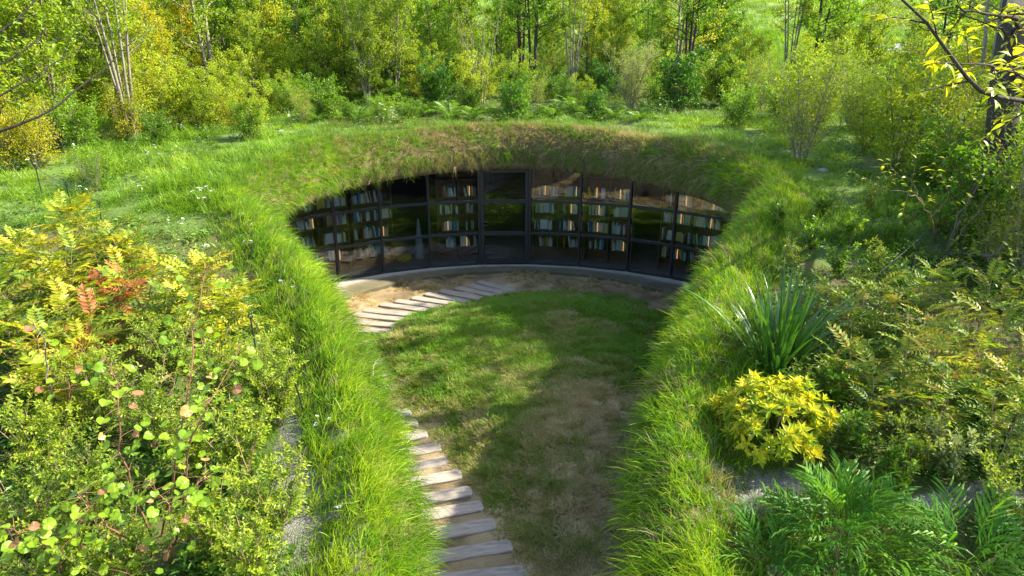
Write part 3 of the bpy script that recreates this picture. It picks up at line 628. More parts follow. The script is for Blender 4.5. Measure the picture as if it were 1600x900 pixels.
# meadow grass over roof and slopes
mead = [clump('meadow_tuft', 120, 0.22, (0.07, 0.22), 0.0085, (0.3, 1.5), 3, M['g_meadow'], 220 + k, 0.4) for k in range(6)]
n = 17000
ty = 3.0 + 27 * rng.random(n) ** 1.35; tx = rng.uniform(-0.95, 0.95, n) * (ty + 2.2)
d = sdf(tx, ty); bed = bedness(tx, ty); z = G0(tx, ty) + berm(np.abs(d), ty)
dens = np.interp(ty, [3, 8, 16, 30], [0.9, 0.95, 0.9, 0.75]) * (1 - 0.72 * bed) * (0.75 + 0.35 * wob(tx, ty, 0.9))
k = (d > 0.62) & (rng.random(n) < dens) & ~(on_gravel(tx, ty) & (rng.random(n) < 0.93)); tx, ty, z, bed, d = tx[k], ty[k], z[k], bed[k], d[k]
tint = 0.60 + 0.17 * wob(tx, ty, 1.2) + 0.10 * wob(tx, ty + 7, 3.5) + rng.normal(0, 0.10, len(tx)) - 0.22 * bed
scatter('meadow_grass', 'soft green meadow grass with dry patches over the roof and slopes', np.c_[tx, ty, z], np.abs(rng.normal(0, 0.2, len(tx))), rng.uniform(0, 6.28, len(tx)), (0.55 + 0.75 * rng.random(len(tx)) ** 1.5) * (1 + 0.25 * wob(tx, ty, 2.0)) * (1 - 0.35 * bed), tint, mead)
# leafy weeds as ground cover in the beds and under the trees
def weed(name, n, rad, h, L, W, seed):
    g = np.random.default_rng(seed); mb = MB(); a = g.uniform(0, 6.283, n); r = rad * np.sqrt(g.random(n)); hh = h * g.random(n) * (1.15 - r / rad * 0.7)
    P = np.c_[np.cos(a) * r, np.sin(a) * r, hh]; az = a + g.normal(0, 0.8, n); el = g.uniform(-0.2, 0.7, n)
    Dv = np.c_[np.cos(az) * np.cos(el), np.sin(az) * np.cos(el), np.sin(el)]; Nv = unit(np.c_[g.normal(0, 0.45, (n, 2)), np.ones(n)])
    mb.leaves(P, Dv, Nv, L * g.uniform(0.6, 1.3, n), W * g.uniform(0.7, 1.2, n), g.random(n))
    return bpy.data.objects.new(name, mb.mesh(name, M['g_weed']))
weeds = [weed('weed_clump', 46, 0.13, 0.13, 0.05, 0.024, 300), weed('weed_clump', 60, 0.16, 0.22, 0.045, 0.018, 301), weed('weed_clump', 36, 0.12, 0.10, 0.075, 0.03, 302), weed('weed_clump', 60, 0.15, 0.30, 0.07, 0.018, 303)]
n = 19000; ty = 3.0 + 27 * rng.random(n) ** 1.2; tx = rng.uniform(-0.95, 0.95, n) * (ty + 2.2); d = sdf(tx, ty); bed = bedness(tx, ty)
far_b = sstep(16.3, 18.5, ty) * 0.5
k = (d > 0.9) & ~on_gravel(tx, ty) & (rng.random(n) < (0.24 + 0.65 * bed + far_b) * (0.6 + 0.5 * wob(tx + 3, ty, 1.0))); tx, ty, d = tx[k], ty[k], d[k]
scatter('ground_cover', 'low leafy weeds filling the beds between the shrubs', np.c_[tx, ty, G0(tx, ty) + berm(d, ty)], np.abs(rng.normal(0, 0.15, len(tx))), rng.uniform(0, 6.28, len(tx)), 0.6 + 0.8 * rng.random(len(tx)), np.clip(0.5 + 0.2 * wob(tx, ty, 1.6) + rng.normal(0, 0.14, len(tx)), 0, 1), weeds)
# far meadow on the hillside: sparse tall tufts so the slope is not bare
n = 9000; ty = 28 + 75 * rng.random(n) ** 1.6; tx = rng.uniform(-0.85, 0.85, n) * (ty + 3)
scatter('hillside_grass', 'pale rough grass on the sunlit slope behind the trees', np.c_[tx, ty, G0(tx, ty)], np.abs(rng.normal(0, 0.15, n)), rng.uniform(0, 6.28, n), 1.6 + 2.2 * rng.random(n), np.clip(0.56 + 0.22 * wob(tx, ty, 5) + rng.normal(0, 0.1, n), 0, 1), mead[:4])

# gravel paths showing between the plants
def patch(name, px, py, rx, ry, rz, m, zoff=0.015):
    c = on_ground(px, py); th = np.linspace(0, 6.283, 28, endpoint=False); rr = 1 + 0.16 * np.sin(3 * th + px) + 0.10 * np.sin(7 * th + py)
    rings = []
    for s in (1.0, 0.75, 0.45, 0.15):
        u = np.cos(th) * rx * rr * s; v = np.sin(th) * ry * rr * s
        xx = c[0] + u * math.cos(rz) - v * math.sin(rz); yy = c[1] + u * math.sin(rz) + v * math.cos(rz)
        rings.append(np.c_[xx, yy, G(xx, yy) + zoff * (1 if s < 1 else -0.5)])
    f = [[i*28+j, i*28+(j+1)%28, (i+1)*28+(j+1)%28, (i+1)*28+j] for i in range(3) for j in range(28)]
    mb = MB().add(np.concatenate(rings), f); mb.add(rings[-1], [list(range(28))])
    return kind(obj(name, (mb, m, 1)), 'structure')
for a in GRAVEL:
    patch('gravel_path', *a, M['gravel'])
# pale road crossing the slope at right
rd = []
for xx in np.linspace(19, 44, 26):
    yc = 36.5 + 0.35 * (xx - 19); rd.append([(xx, yc - 1.3, float(G0(xx, yc - 1.3)) + 0.10), (xx, yc + 1.3, float(G0(xx, yc + 1.3)) + 0.16)])
kind(obj('road', (sheet(rd), M['asphalt'], 1)), 'structure')

# ------------------------------------------------------------------ trees
def grow(seed, H, r0, stems, spread, bstart, nb, blen, up, twigs, per, L, W, wood_sides=6, curve=0.25, leafspread=0.12, droop=0.2, ntop=0):
    """returns (wood, foliage) builders: stems > branches > twigs > leaves"""
    g = np.random.default_rng(seed); wood = MB(); LP, LD = [], []
    for s in range(stems):
        az = g.uniform(0, 6.283) if stems == 1 else s * 6.283 / stems + g.normal(0, 0.35)
        hs = H * (1.0 if s == 0 else g.uniform(0.68, 1.0)); ln = spread * g.uniform(0.55, 1.2); n = 9; t = np.linspace(0, 1, n)
        wv = np.cumsum(g.normal(0, curve * 0.05 * hs / 3, (n, 2)), axis=0) * t[:, None]
        P = np.c_[np.cos(az) * ln * t ** 1.25 * hs + wv[:, 0] + 0.05 * (stems > 1) * np.cos(az), np.sin(az) * ln * t ** 1.25 * hs + wv[:, 1] + 0.05 * (stems > 1) * np.sin(az), t * hs - 0.12 * (1 - t)]
        rr = r0 * g.uniform(0.75, 1.1) * (1 - 0.86 * t) * (1 + 0.35 * np.exp(-t * 14)); wood.tube(P, rr, wood_sides)
        for b in range(nb):
            tb = bstart + (1 - bstart) * (b + g.random()) / nb; p0 = np.array([np.interp(tb, t, P[:, c]) for c in range(3)]); a = b * 2.4 + g.normal(0, 0.5) + s
            bl = blen * (1.12 - 0.72 * tb) * g.uniform(0.65, 1.25); e = up * g.uniform(0.6, 1.3); m = 5; u = np.linspace(0, 1, m)
            dv = np.array((math.cos(a) * math.cos(e), math.sin(a) * math.cos(e), math.sin(e)))
            B = p0 + dv * (bl * u)[:, None]; B[:, 2] += (0.18 - droop) * bl * u ** 2; B[1:] += g.normal(0, 0.035 * bl, (m - 1, 3))
            wood.tube(B, np.interp(tb, t, rr) * 0.5 * (1 - 0.85 * u) + 0.0022, 4)
            for q in range(twigs):
                ut = g.uniform(0.22, 1.0); tp = np.array([np.interp(ut, u, B[:, c]) for c in range(3)]); d = unit(dv + g.normal(0, 0.65, 3)); tl = bl * g.uniform(0.16, 0.36)
                wood.tube([tp, tp + d * tl * 0.5 + (0, 0, 0.01), tp + d * tl], [0.004, 0.003, 0.0015], 3)
                k = np.maximum(1, int(per * g.uniform(0.6, 1.4))); w_ = g.random(k) ** 0.7
                LP.append(tp + d * (tl * w_)[:, None] + g.normal(0, leafspread * 0.5, (k, 3))); LD.append(unit(d + g.normal(0, 0.9, (k, 3)) - (0, 0, droop)))
    LP = np.concatenate(LP); LD = np.concatenate(LD); n = len(LP)
    N = unit(g.normal(0, 0.55, (n, 3)) + (0, 0, 1)); fol = MB()
    # brightness varies in clumps as well as leaf by leaf (young leaves at the shoots)
    cl_ = 0.5 + 0.22 * np.sin(LP[:, 0] * 3.1 + seed) * np.cos(LP[:, 1] * 2.7) + 0.18 * np.sin(LP[:, 2] * 2.3 + seed * 2)
    fol.leaves(LP, LD, N, L * g.uniform(0.6, 1.25, n), W * g.uniform(0.75, 1.2, n), np.clip(0.55 * cl_ + 0.45 * g.random(n), 0, 1))
    return wood, fol
TT = {}
def ttype(key, variants, name, wood, leaf, **kw):
    TT[key] = [(lambda wf: (wf[0].mesh(name + '_trunk', M[wood], True), wf[1].mesh(name + '_crown', M[leaf])))(grow(1000 + hash_(key) + 17 * v, **kw)) for v in range(variants)]
def hash_(s): return sum(ord(c) * (i + 3) for i, c in enumerate(s)) % 900
ttype('slim', 3, 'slender_tree', 'bark', 'l_yg', H=5.6, r0=0.045, stems=4, spread=0.10, bstart=0.14, nb=16, blen=1.55, up=0.65, twigs=9, per=17, L=0.095, W=0.05)
ttype('pale', 2, 'pale_tree', 'barkpale', 'l_yg', H=6.2, r0=0.07, stems=2, spread=0.07, bstart=0.16, nb=19, blen=1.75, up=0.5, twigs=10, per=17, L=0.10, W=0.052)
ttype('green', 3, 'green_tree', 'bark', 'l_mid', H=5.4, r0=0.05, stems=3, spread=0.10, bstart=0.15, nb=17, blen=1.6, up=0.5, twigs=10, per=17, L=0.10, W=0.052)
ttype('willow', 2, 'willowy_tree', 'barkpale', 'l_spring', H=4.6, r0=0.028, stems=7, spread=0.20, bstart=0.15, nb=12, blen=0.85, up=1.0, twigs=8, per=18, L=0.085, W=0.028)
ttype('dark', 2, 'dark_trunk_tree', 'barkdark', 'l_mid', H=6.4, r0=0.07, stems=3, spread=0.06, bstart=0.34, nb=15, blen=1.5, up=0.5, twigs=10, per=16, L=0.11, W=0.052)
ttype('gold', 2, 'golden_tree', 'bark', 'l_gold', H=3.8, r0=0.035, stems=4, spread=0.16, bstart=0.08, nb=14, blen=0.95, up=0.7, twigs=9, per=18, L=0.075, W=0.04)
ttype('vase', 1, 'vase_tree', 'barkpale', 'l_spring', H=3.2, r0=0.03, stems=6, spread=0.34, bstart=0.3, nb=9, blen=0.6, up=0.95, twigs=5, per=6, L=0.06, W=0.022)
ttype('sparse', 2, 'sparse_tree', 'barkpale', 'l_yg', H=5.8, r0=0.04, stems=6, spread=0.12, bstart=0.42, nb=10, blen=1.0, up=0.7, twigs=6, per=9, L=0.09, W=0.045)
ttype('bushy', 2, 'leafy_shrub', 'bark', 'l_dark', H=1.7, r0=0.022, stems=6, spread=0.38, bstart=0.1, nb=9, blen=0.6, up=0.6, twigs=7, per=9, L=0.10, W=0.055)
ttype('grey', 1, 'grey_shrub', 'barkpale', 'l_grey', H=1.9, r0=0.018, stems=10, spread=0.42, bstart=0.15, nb=10, blen=0.5, up=1.0, twigs=7, per=12, L=0.055, W=0.014)
ttype('olive', 2, 'olive_shrub', 'barkpale', 'l_spring', H=1.6, r0=0.016, stems=9, spread=0.36, bstart=0.12, nb=10, blen=0.5, up=0.9, twigs=6, per=10, L=0.045, W=0.014)
ttype('goldshrub', 2, 'golden_shrub', 'bark', 'l_gold', H=1.5, r0=0.016, stems=7, spread=0.34, bstart=0.08, nb=10, blen=0.5, up=0.7, twigs=6, per=11, L=0.055, W=0.026)
ttype('leafy', 2, 'green_shrub', 'bark', 'l_mid', H=1.3, r0=0.016, stems=7, spread=0.42, bstart=0.06, nb=9, blen=0.45, up=0.7, twigs=6, per=10, L=0.07, W=0.034)
ttype('under', 3, 'loose_shrub', 'bark', 'l_yg', H=2.3, r0=0.018, stems=6, spread=0.36, bstart=0.08, nb=10, blen=0.75, up=0.6, twigs=7, per=12, L=0.085, W=0.042)
placed = []
DESC = {'slim': ('slender_tree', 'slender many-stemmed tree with yellow-green leaves', 'tree'), 'pale': ('pale_tree', 'taller tree with pale grey trunk and yellow-green crown', 'tree'), 'green': ('green_tree', 'leafy mid-green tree with thin trunks', 'tree'),
        'willow': ('willowy_tree', 'fine-leaved willowy tree with many thin stems', 'tree'), 'dark': ('dark_trunk_tree', 'tree with straight dark trunks and green crown', 'tree'), 'gold': ('golden_tree', 'small tree with golden yellow leaves', 'tree'),
        'vase': ('vase_tree', 'small vase-shaped tree with bare lower branches', 'tree'), 'sparse': ('sparse_tree', 'sparse tree of pale leaning stems', 'tree'), 'bushy': ('leafy_shrub', 'dense deep-green broad-leaved shrub', 'shrub'),
        'grey': ('grey_shrub', 'feathery grey-green shrub', 'shrub'), 'olive': ('olive_shrub', 'wispy olive-green shrub with thin upright twigs', 'shrub'), 'goldshrub': ('golden_shrub', 'low shrub with golden leaves', 'shrub'), 'under': ('loose_shrub', 'tall loose shrub with yellow-green leaves under the trees', 'shrub'), 'leafy': ('green_shrub', 'low mid-green leafy shrub', 'shrub')}
def plant(key, pos, s=1.0, rz=None, var=None, tilt=(0, 0)):
    nm, lab, cat = DESC[key]; v = TT[key][(len(placed) if var is None else var) % len(TT[key])]
    e = empty(nm, pos, rng.uniform(0, 6.28) if rz is None else rz, s); e.rotation_euler = (tilt[0], tilt[1], e.rotation_euler[2])
    obj('trunk' if cat == 'tree' else 'stems', v[0], e); obj('crown' if cat == 'tree' else 'foliage', v[1], e)
    placed.append((key, e)); return e
# trees standing along the back, by the foot of each trunk: (kind, px, py, scale)
trees = [('slim', 18, 238, .85), ('slim', 95, 232, .95), ('green', 60, 195, 1.0), ('slim', 178, 188, 1.0), ('sparse', 208, 218, .95), ('gold', 150, 172, .9), ('slim', 236, 176, .8), ('gold', 290, 168, .9), ('green', 12, 150, 1.2), ('slim', 120, 140, 1.2), ('pale', 338, 172, 1.0),
         ('green', 372, 160, .85), ('slim', 300, 140, 1.1), ('slim', 420, 155, 1.0), ('green', 465, 150, .7), ('dark', 452, 142, .95), ('slim', 505, 148, .95), ('pale', 520, 128, 1.0), ('green', 560, 140, .8), ('willow', 617, 160, 1.1), ('slim', 585, 125, 1.1), ('green', 682, 150, .75), ('vase', 752, 164, 1.0),
         ('dark', 832, 150, .95), ('dark', 815, 142, .9), ('sparse', 893, 152, .9), ('slim', 918, 128, .8), ('green', 960, 125, .9), ('green', 1010, 108, .9), ('dark', 1072, 142, 1.0), ('pale', 1054, 138, .9), ('dark', 1110, 128, .9), ('green', 1112, 108, .9), ('slim', 700, 118, 1.0), ('willow', 800, 118, 1.0),
         ('sparse', 1228, 146, .95), ('dark', 1268, 146, .8), ('dark', 1300, 130, .8), ('slim', 1352, 148, .65), ('sparse', 1300, 118, .8), ('dark', 1462, 158, .95), ('green', 1500, 150, .75), ('slim', 1590, 160, .9),
         ('green', 40, 110, 1.3), ('green', 110, 105, 1.1), ('slim', 215, 108, 1.3), ('pale', 390, 108, 1.2), ('slim', 470, 100, 1.2), ('green', 250, 120, 1.2), ('willow', 655, 100, 1.3), ('slim', 550, 95, 1.3), ('gold', 935, 95, 1.1),
         ('green', 30, 175, .8), ('green', 85, 178, .8), ('green', 150, 150, .9), ('slim', 265, 150, .8), ('gold', 262, 192, .7), ('green', 335, 150, .7), ('slim', 400, 172, .5), ('slim', 395, 135, .9), ('green', 480, 160, .6), ('slim', 540, 158, .65), ('willow', 575, 165, .8), ('green', 640, 132, .8), ('slim', 730, 132, .7), ('green', 780, 128, .75), ('slim', 860, 135, .6), ('slim', 965, 138, .6), ('green', 1035, 128, .6), ('slim', 1095, 132, .65), ('green', 1140, 132, .6), ('slim', 1420, 142, .55), ('green', 1545, 140, .7), ('slim', 330, 100, 1.3), ('green', 610, 90, 1.2), ('slim', 170, 95, 1.2), ('slim', 30, 85, 1.5), ('green', 440, 88, 1.2)]
for k, px, py, s in trees:
    plant(k, on_ground(px, py), s * rng.uniform(0.95, 1.05), var=None)
# trees on the right beyond the picture edge; they throw the dappled shade over courtyard and bank
for k, x, y, s in (('sparse', 10.4, 12.6, 1.4), ('sparse', 9.6, 14.2, 1.35), ('sparse', 10.8, 10.9, 1.45), ('dark', 12.6, 14.6, 1.2), ('green', 11.6, 9.0, 1.15), ('slim', 9.6, 7.0, 1.0), ('green', 14.5, 17.5, 1.3), ('dark', 8.2, 4.8, 0.8)):
    plant(k, (x, y, Gs(x, y)), s)
shrubs = [('bushy', 682, 172, .8), ('bushy', 622, 158, .8), ('grey', 985, 172, .95), ('bushy', 1062, 178, .95), ('bushy', 1128, 165, .8), ('bushy', 805, 190, .6), ('olive', 1250, 252, 1.15), ('olive', 1330, 205, 1.0), ('olive', 1175, 160, .9), ('leafy', 510, 188, .8), ('leafy', 455, 182, .7),
          ('leafy', 1205, 160, .9), ('leafy', 1295, 165, 1.0), ('leafy', 1385, 165, 1.0), ('olive', 1285, 190, .9), ('goldshrub', 1490, 205, 1.1), ('olive', 1440, 222, 1.1), ('goldshrub', 1545, 235, 1.1), ('goldshrub', 1420, 190, .9), ('goldshrub', 60, 262, .8), ('goldshrub', 20, 268, .8), ('goldshrub', 205, 220, .75), ('leafy', 125, 235, .8), ('goldshrub', 338, 196, .6),
          ('leafy', 392, 218, .55), ('leafy', 735, 178, .6), ('leafy', 1150, 200, .7), ('bushy', 930, 188, .45), ('olive', 1480, 255, 1.0), ('leafy', 1560, 290, 1.2), ('olive', 1580, 330, 1.1), ('leafy', 1530, 385, 1.2), ('olive', 1590, 420, 1.1), ('leafy', 860, 160, .7), ('leafy', 1340, 175, .9), ('leafy', 1255, 150, .9), ('goldshrub', 430, 165, .8), ('goldshrub', 570, 150, .7), ('bushy', 540, 135, .9), ('leafy', 1450, 180, 1.0)] + [('under', px, py, s_) for px, py, s_ in ((30,200,.9),(75,210,.8),(140,195,.9),(190,170,1.0),(250,165,.9),(310,160,.9),(365,178,.7),(420,160,.9),(470,165,.8),(530,160,.9),(590,150,.8),(650,150,.8),(720,148,.8),(945,142,.9),(1020,150,.6),(1120,150,.7),(1160,150,.9),(1270,140,.9),(1330,150,.9),(1430,165,.9),(1500,180,1.0),(1550,195,1.0),(1590,220,1.0))]
import itertools
_g = np.random.default_rng(33)
for px in range(440, 1160, 36):
    shrubs.append((['leafy', 'under', 'bushy', 'leafy', 'olive', 'under'][_g.integers(6)], px + _g.uniform(-10, 10), _g.uniform(150, 180), _g.uniform(0.38, 0.75)))
for px in range(1150, 1600, 24):
    shrubs.append((['leafy', 'under', 'olive', 'goldshrub', 'leafy', 'under'][_g.integers(6)], px + _g.uniform(-10, 10), _g.uniform(140, 215), _g.uniform(0.5, 0.95)))
for px in range(10, 430, 30):
    shrubs.append((['leafy', 'under', 'goldshrub', 'under'][_g.integers(4)], px + _g.uniform(-10, 10), _g.uniform(165, 215), _g.uniform(0.45, 0.85)))
for px, py in ((1400,265),(1450,285),(1490,300),(1440,250),(1520,330),(1560,350),(1350,240),(1590,380),(1545,420)):
    shrubs.append((['leafy', 'olive', 'goldshrub', 'under'][_g.integers(4)], px, py, _g.uniform(0.5, 0.9)))
for px, py, k in ((150,300,'olive'),(165,285,'leafy'),(505,185,'leafy'),(475,195,'olive'),(390,215,'under'),(335,205,'under'),(545,188,'leafy'),(600,196,'leafy'),(250,225,'leafy'),(640,192,'leafy')):
    shrubs.append((k, px, py, _g.uniform(0.35, 0.55)))
for k, px, py, s in shrubs: plant(k, on_ground(px, py), s)
def label_by_x(items, suffix):
    by = {}
    for k, e in items: by.setdefault(k, []).append(e)
    for k, es in by.items():
        nm, lab, cat = DESC[k]
        def sx(e): return e.location.x / max(1, e.location.y * math.cos(PITCH) + (5 - e.location.z) * math.sin(PITCH))
        es.sort(key=sx)
        for i, e in enumerate(es): tag(e, f'{lab}, {nth(i)} of its kind from the left' if len(es) > 1 else lab + suffix, cat, DESC[k][0].replace('_', ' ') + 's behind the courtyard' if len(es) > 1 else None)
label_by_x(placed, ' behind the grass rim')
for o in [e for k, e in placed if k == 'grey']: o['label'] = 'feathery grey-green shrub growing behind the back rim'
for o in [e for k, e in placed if k == 'vase']: o['label'] = 'small vase-shaped tree with bare lower branches behind the back rim'

# ------------------------------------------------------------------ beds: shrubs whose leaves can be told apart
def frame_leaf(kind_, seed):
    g = np.random.default_rng(seed); mb = MB()
    if kind_ == 'pinnate':                                # feathered leaf: leaflets in pairs along an arching rib
        L, n = 0.23, 7; u = np.linspace(0.22, 0.95, n); cx = lambda t: np.c_[L * t, np.zeros_like(t), 0.05 * t - 0.11 * t ** 2]
        mb.tube(cx(np.linspace(0, 1, 5)), [0.0022, 0.002, 0.0018, 0.0014, 0.001], 3, 0.7)
        P, Dv, rn = [], [], []
        for s in (-1, 1):
            P.append(cx(u)); Dv.append(np.c_[np.full(n, 0.55), np.full(n, s * 1.0), g.normal(-0.15, 0.15, n)])
        P.append(cx(np.array([1.0]))); Dv.append(np.array([[1, 0, -0.3]])); P = np.concatenate(P); Dv = np.concatenate(Dv); k = len(P); sz = np.r_[np.sin(u * 2.6) * 0.5 + 0.62, np.sin(u * 2.6) * 0.5 + 0.62, 1.0]
        mb.leaves(P, Dv, unit(np.c_[g.normal(0, 0.25, (k, 2)), np.ones(k)]), 0.062 * sz, 0.028 * sz, 0.25 + 0.5 * g.random(k), 0.08)
    elif kind_ == 'whorl':                                # star of pointed leaves at a shoot tip
        for ring, (n, el, L) in enumerate(((5, 0.05, 0.12), (4, 0.55, 0.10), (3, 1.0, 0.065))):
            a = np.arange(n) * 6.283 / n + ring * 0.6 + g.normal(0, 0.15, n); e = el + g.normal(0, 0.15, n)
            mb.leaves(np.c_[np.zeros((n, 2)), np.full(n, -0.03 + 0.015 * ring)], np.c_[np.cos(a) * np.cos(e), np.sin(a) * np.cos(e), np.sin(e)], np.tile((0.0, 0.0, 1.0), (n, 1)) + g.normal(0, 0.1, (n, 3)), L * g.uniform(0.8, 1.2, n), 0.042 * g.uniform(0.8, 1.1, n), 0.25 + 0.25 * ring + 0.2 * g.random(n), 0.06, 0.15)
    elif kind_ == 'frond':                                # long arching frond with narrow glossy leaflets
        L, n = 0.46, 9; u = np.linspace(0.28, 0.98, n); cx = lambda t: np.c_[L * t, np.zeros_like(t), 0.20 * t - 0.30 * t ** 2]
        mb.tube(cx(np.linspace(0, 1, 7)), np.linspace(0.005, 0.0015, 7), 4, 0.8)
        for s in (-1, 1):
            P = cx(u); Dv = unit(np.c_[np.full(n, 0.95), s * g.uniform(0.4, 1.0, n), g.normal(0.1, 0.28, n)]); ll = 0.235 * (0.7 + 0.45 * np.sin(u * 2.7)) * g.uniform(0.7, 1.15, n); sd = unit(np.cross(Dv, (0, 0, 1.0))); W = 0.019
            m1 = P + Dv * (ll * 0.35)[:, None] + (0, 0, 0.012); m2 = P + Dv * (ll * 0.72)[:, None]; tip = P + Dv * ll[:, None] - np.array((0, 0, 1)) * (ll * 0.28)[:, None]
            V = np.stack([P, m1 - sd * W / 2, m1 + sd * W / 2, m2 - sd * W * 0.42, m2 + sd * W * 0.42, tip], 1).reshape(-1, 3); b = np.arange(n)[:, None] * 6; rn = np.repeat(0.3 + 0.4 * g.random(n), 6)
            mb.add(V, np.concatenate([b + 1, b + 3, b + 4, b + 2], 1), rn); mb.add(V, np.concatenate([np.concatenate([b, b + 1, b + 2], 1), np.concatenate([b + 3, b + 5, b + 4], 1)]), rn)
    elif kind_ == 'heart':                                # round heart-shaped leaf on a short stalk
        th = np.linspace(0, 2 * math.pi, 15)[:-1]; r = 0.036 * (1 - 0.42 * np.exp(-((th - math.pi) / 0.35) ** 2) + 0.16 * np.exp(-((np.minimum(th, 6.283 - th)) / 0.3) ** 2))
        ring = np.c_[0.052 + r * np.cos(th) * 1.0, r * np.sin(th) * 1.06, -0.006 + 0.011 * np.abs(np.sin(th)) + g.normal(0, 0.0025, 14)]
        ctr = np.array([(0.047, 0, -0.004)]); mb.add(np.r_[ctr, ring], [[0, 1 + i, 1 + (i + 1) % 14] for i in range(14)], np.r_[0.65, np.full(14, 0.45)])
        mb.tube([(0, 0, 0), (0.012, 0, 0.006), (0.03, 0, 0.0)], 0.0012, 3, 0.7)
    elif kind_ == 'oval':                                 # pointed oval leaf, folded at the midrib
        t = np.array([0, 0.12, 0.32, 0.55, 0.78, 1.0]); wv = np.array([0.0, 0.55, 1.0, 0.92, 0.5, 0.0]) * 0.026; L = 0.13
        mid = np.c_[L * t, np.zeros(6), 0.02 * t - 0.05 * t ** 2]; up = np.c_[np.zeros(6), wv, wv * 0.35]; V = np.concatenate([mid, mid + up, mid + up * (1, -1, 1)])
        mb.add(V, [[i, i + 1, 7 + i, 6 + i] for i in range(5)] + [[i, 12 + i, 13 + i, i + 1] for i in range(5)], np.r_[np.full(6, 0.6), np.full(12, 0.42)])
    elif kind_ == 'strap':                                # long sword leaf, arching over at the tip
        L = g.uniform(0.9, 1.25); t = np.linspace(0, 1, 9); bend = g.uniform(0.05, 0.6); x = 0.30 * L * bend * t + 0.5 * L * bend * t ** 3; z = L * t * (1 - 0.22 * bend * t ** 2); wv = 0.018 * np.minimum(1, (1 - t) * 3.2) + 0.001
        V = np.stack([np.c_[x, -wv, z], np.c_[x - 0.004, 0 * wv, z - 0.003], np.c_[x, wv, z]], 1).reshape(-1, 3)
        mb.add(V, [[3*i + j, 3*i + j + 1, 3*i + j + 4, 3*i + j + 3] for i in range(8) for j in range(2)], np.repeat(0.3 + 0.25 * t, 3))
    elif kind_ == 'fern':
        L, n = 0.62, 17; u = np.linspace(0.10, 0.98, n); cx = lambda t: np.c_[L * t, np.zeros_like(t), 0.42 * t - 0.42 * t ** 2]
        mb.tube(cx(np.linspace(0, 1, 7)), np.linspace(0.004, 0.001, 7), 3, 0.6)
        for s in (-1, 1):
            ll = 0.15 * np.sin(np.clip(u * 2.9, 0.3, 3.0)) + 0.015; P = cx(u)
            mb.leaves(P, np.c_[np.full(n, 0.35), np.full(n, s * 1.0), g.normal(-0.12, 0.1, n)], np.tile((0.1, 0, 1.0), (n, 1)), ll, 0.032, 0.3 + 0.4 * g.random(n), 0.03, 0.1, 0.35)
    return mb
LEAF = {}
def leafmesh(kind_, m, v):
    key = (kind_, m, v)
    if key not in LEAF: LEAF[key] = frame_leaf(kind_, 40 + v).mesh(kind_ + '_leaf', M[m])
    return LEAF[key]
def aim(D, roll=0.0, N=(0, 0, 1)):
    """rotation that takes +X to D with +Z near N"""
    x = Vector(D).normalized(); y = Vector(N).cross(x)
    if y.length < 1e-4: y = Vector((0, 1, 0)).cross(x)
    y.normalize(); z = x.cross(y); return (Matrix((x, y, z)).transposed() @ Matrix.Rotation(roll, 3, 'X')).to_euler()
def stem_path(g, h, lean, az, n=6):
    t = np.linspace(0, 1, n); w_ = np.cumsum(g.normal(0, 0.018 * h, (n, 2)), 0) * t[:, None]
    return np.c_[np.cos(az) * lean * h * t ** 1.3 + w_[:, 0], np.sin(az) * lean * h * t ** 1.3 + w_[:, 1], h * t - 0.05 * (1 - t)]
bedplants = []
def pinnate_shrub(px, py, h, mats, label, stems=4, per=8, size=1.0, off=0.75):
    c = on_ground(px, py, off * h); g = np.random.default_rng(int(px * 7 + py)); e = empty('feathered_shrub', c); tag(e, label, 'shrub', 'feathery-leaved young shrubs in the beds')
    for s in range(stems):
        hs = h * g.uniform(0.7, 1.08); P = stem_path(g, hs, g.uniform(0.08, 0.42), s * 6.283 / stems + g.normal(0, 0.5))
        so = obj('stem', (MB().tube(P, np.linspace(0.008, 0.003, 6), 5), M['stembrown']), e)
        for k in range(per):
            t = 1 - 0.62 * (k / per) ** 1.2; p = np.array([np.interp(t, np.linspace(0, 1, 6), P[:, q]) for q in range(3)]); a = k * 2.4 + g.normal(0, 0.4); el = np.interp(k / per, [0, 1], [0.75, 0.05]) + g.normal(0, 0.2)
            m = mats[g.integers(len(mats))]; D = (math.cos(a) * math.cos(el), math.sin(a) * math.cos(el), math.sin(el))
            obj('leaf', leafmesh('pinnate', m, int(g.integers(4))), e, p, aim(D, g.normal(0, 0.25)), size * g.uniform(0.7, 1.2))
    return e
Y_, O_, RD = ['l_pin'], ['l_olive'], ['l_pin', 'l_red']
left_bed = [(120,345,.75,Y_,4),(52,392,.75,Y_,4),(196,385,.75,Y_,4),(150,395,.7,O_,4),(312,430,.6,Y_,4),(368,470,.55,Y_,3),(90,435,.75,Y_,4),(182,452,.75,RD,4),(28,455,.75,O_,4),(110,490,.75,Y_,4),(48,540,.75,Y_,4),(215,430,.7,Y_,3),(290,478,.6,Y_,3),(145,540,.65,['l_pin','l_olive','l_red'],3),(10,505,.7,O_,3),(235,500,.6,O_,3),(330,520,.5,Y_,3),(20,420,.7,Y_,3),(70,600,.6,Y_,3)]
for k, (px, py, h, mm, st) in enumerate(left_bed):
    col = {'l_pin': 'golden-green', 'l_olive': 'olive-green'}.get(mm[0]) if len(mm) == 1 else ('red-tipped' if mm is RD else 'mixed green and red')
    pinnate_shrub(px, py, h, mm, 'x', st + 1, 9, 1.2)['d'] = col + ' feathery-leaved young shrub in the left bed'
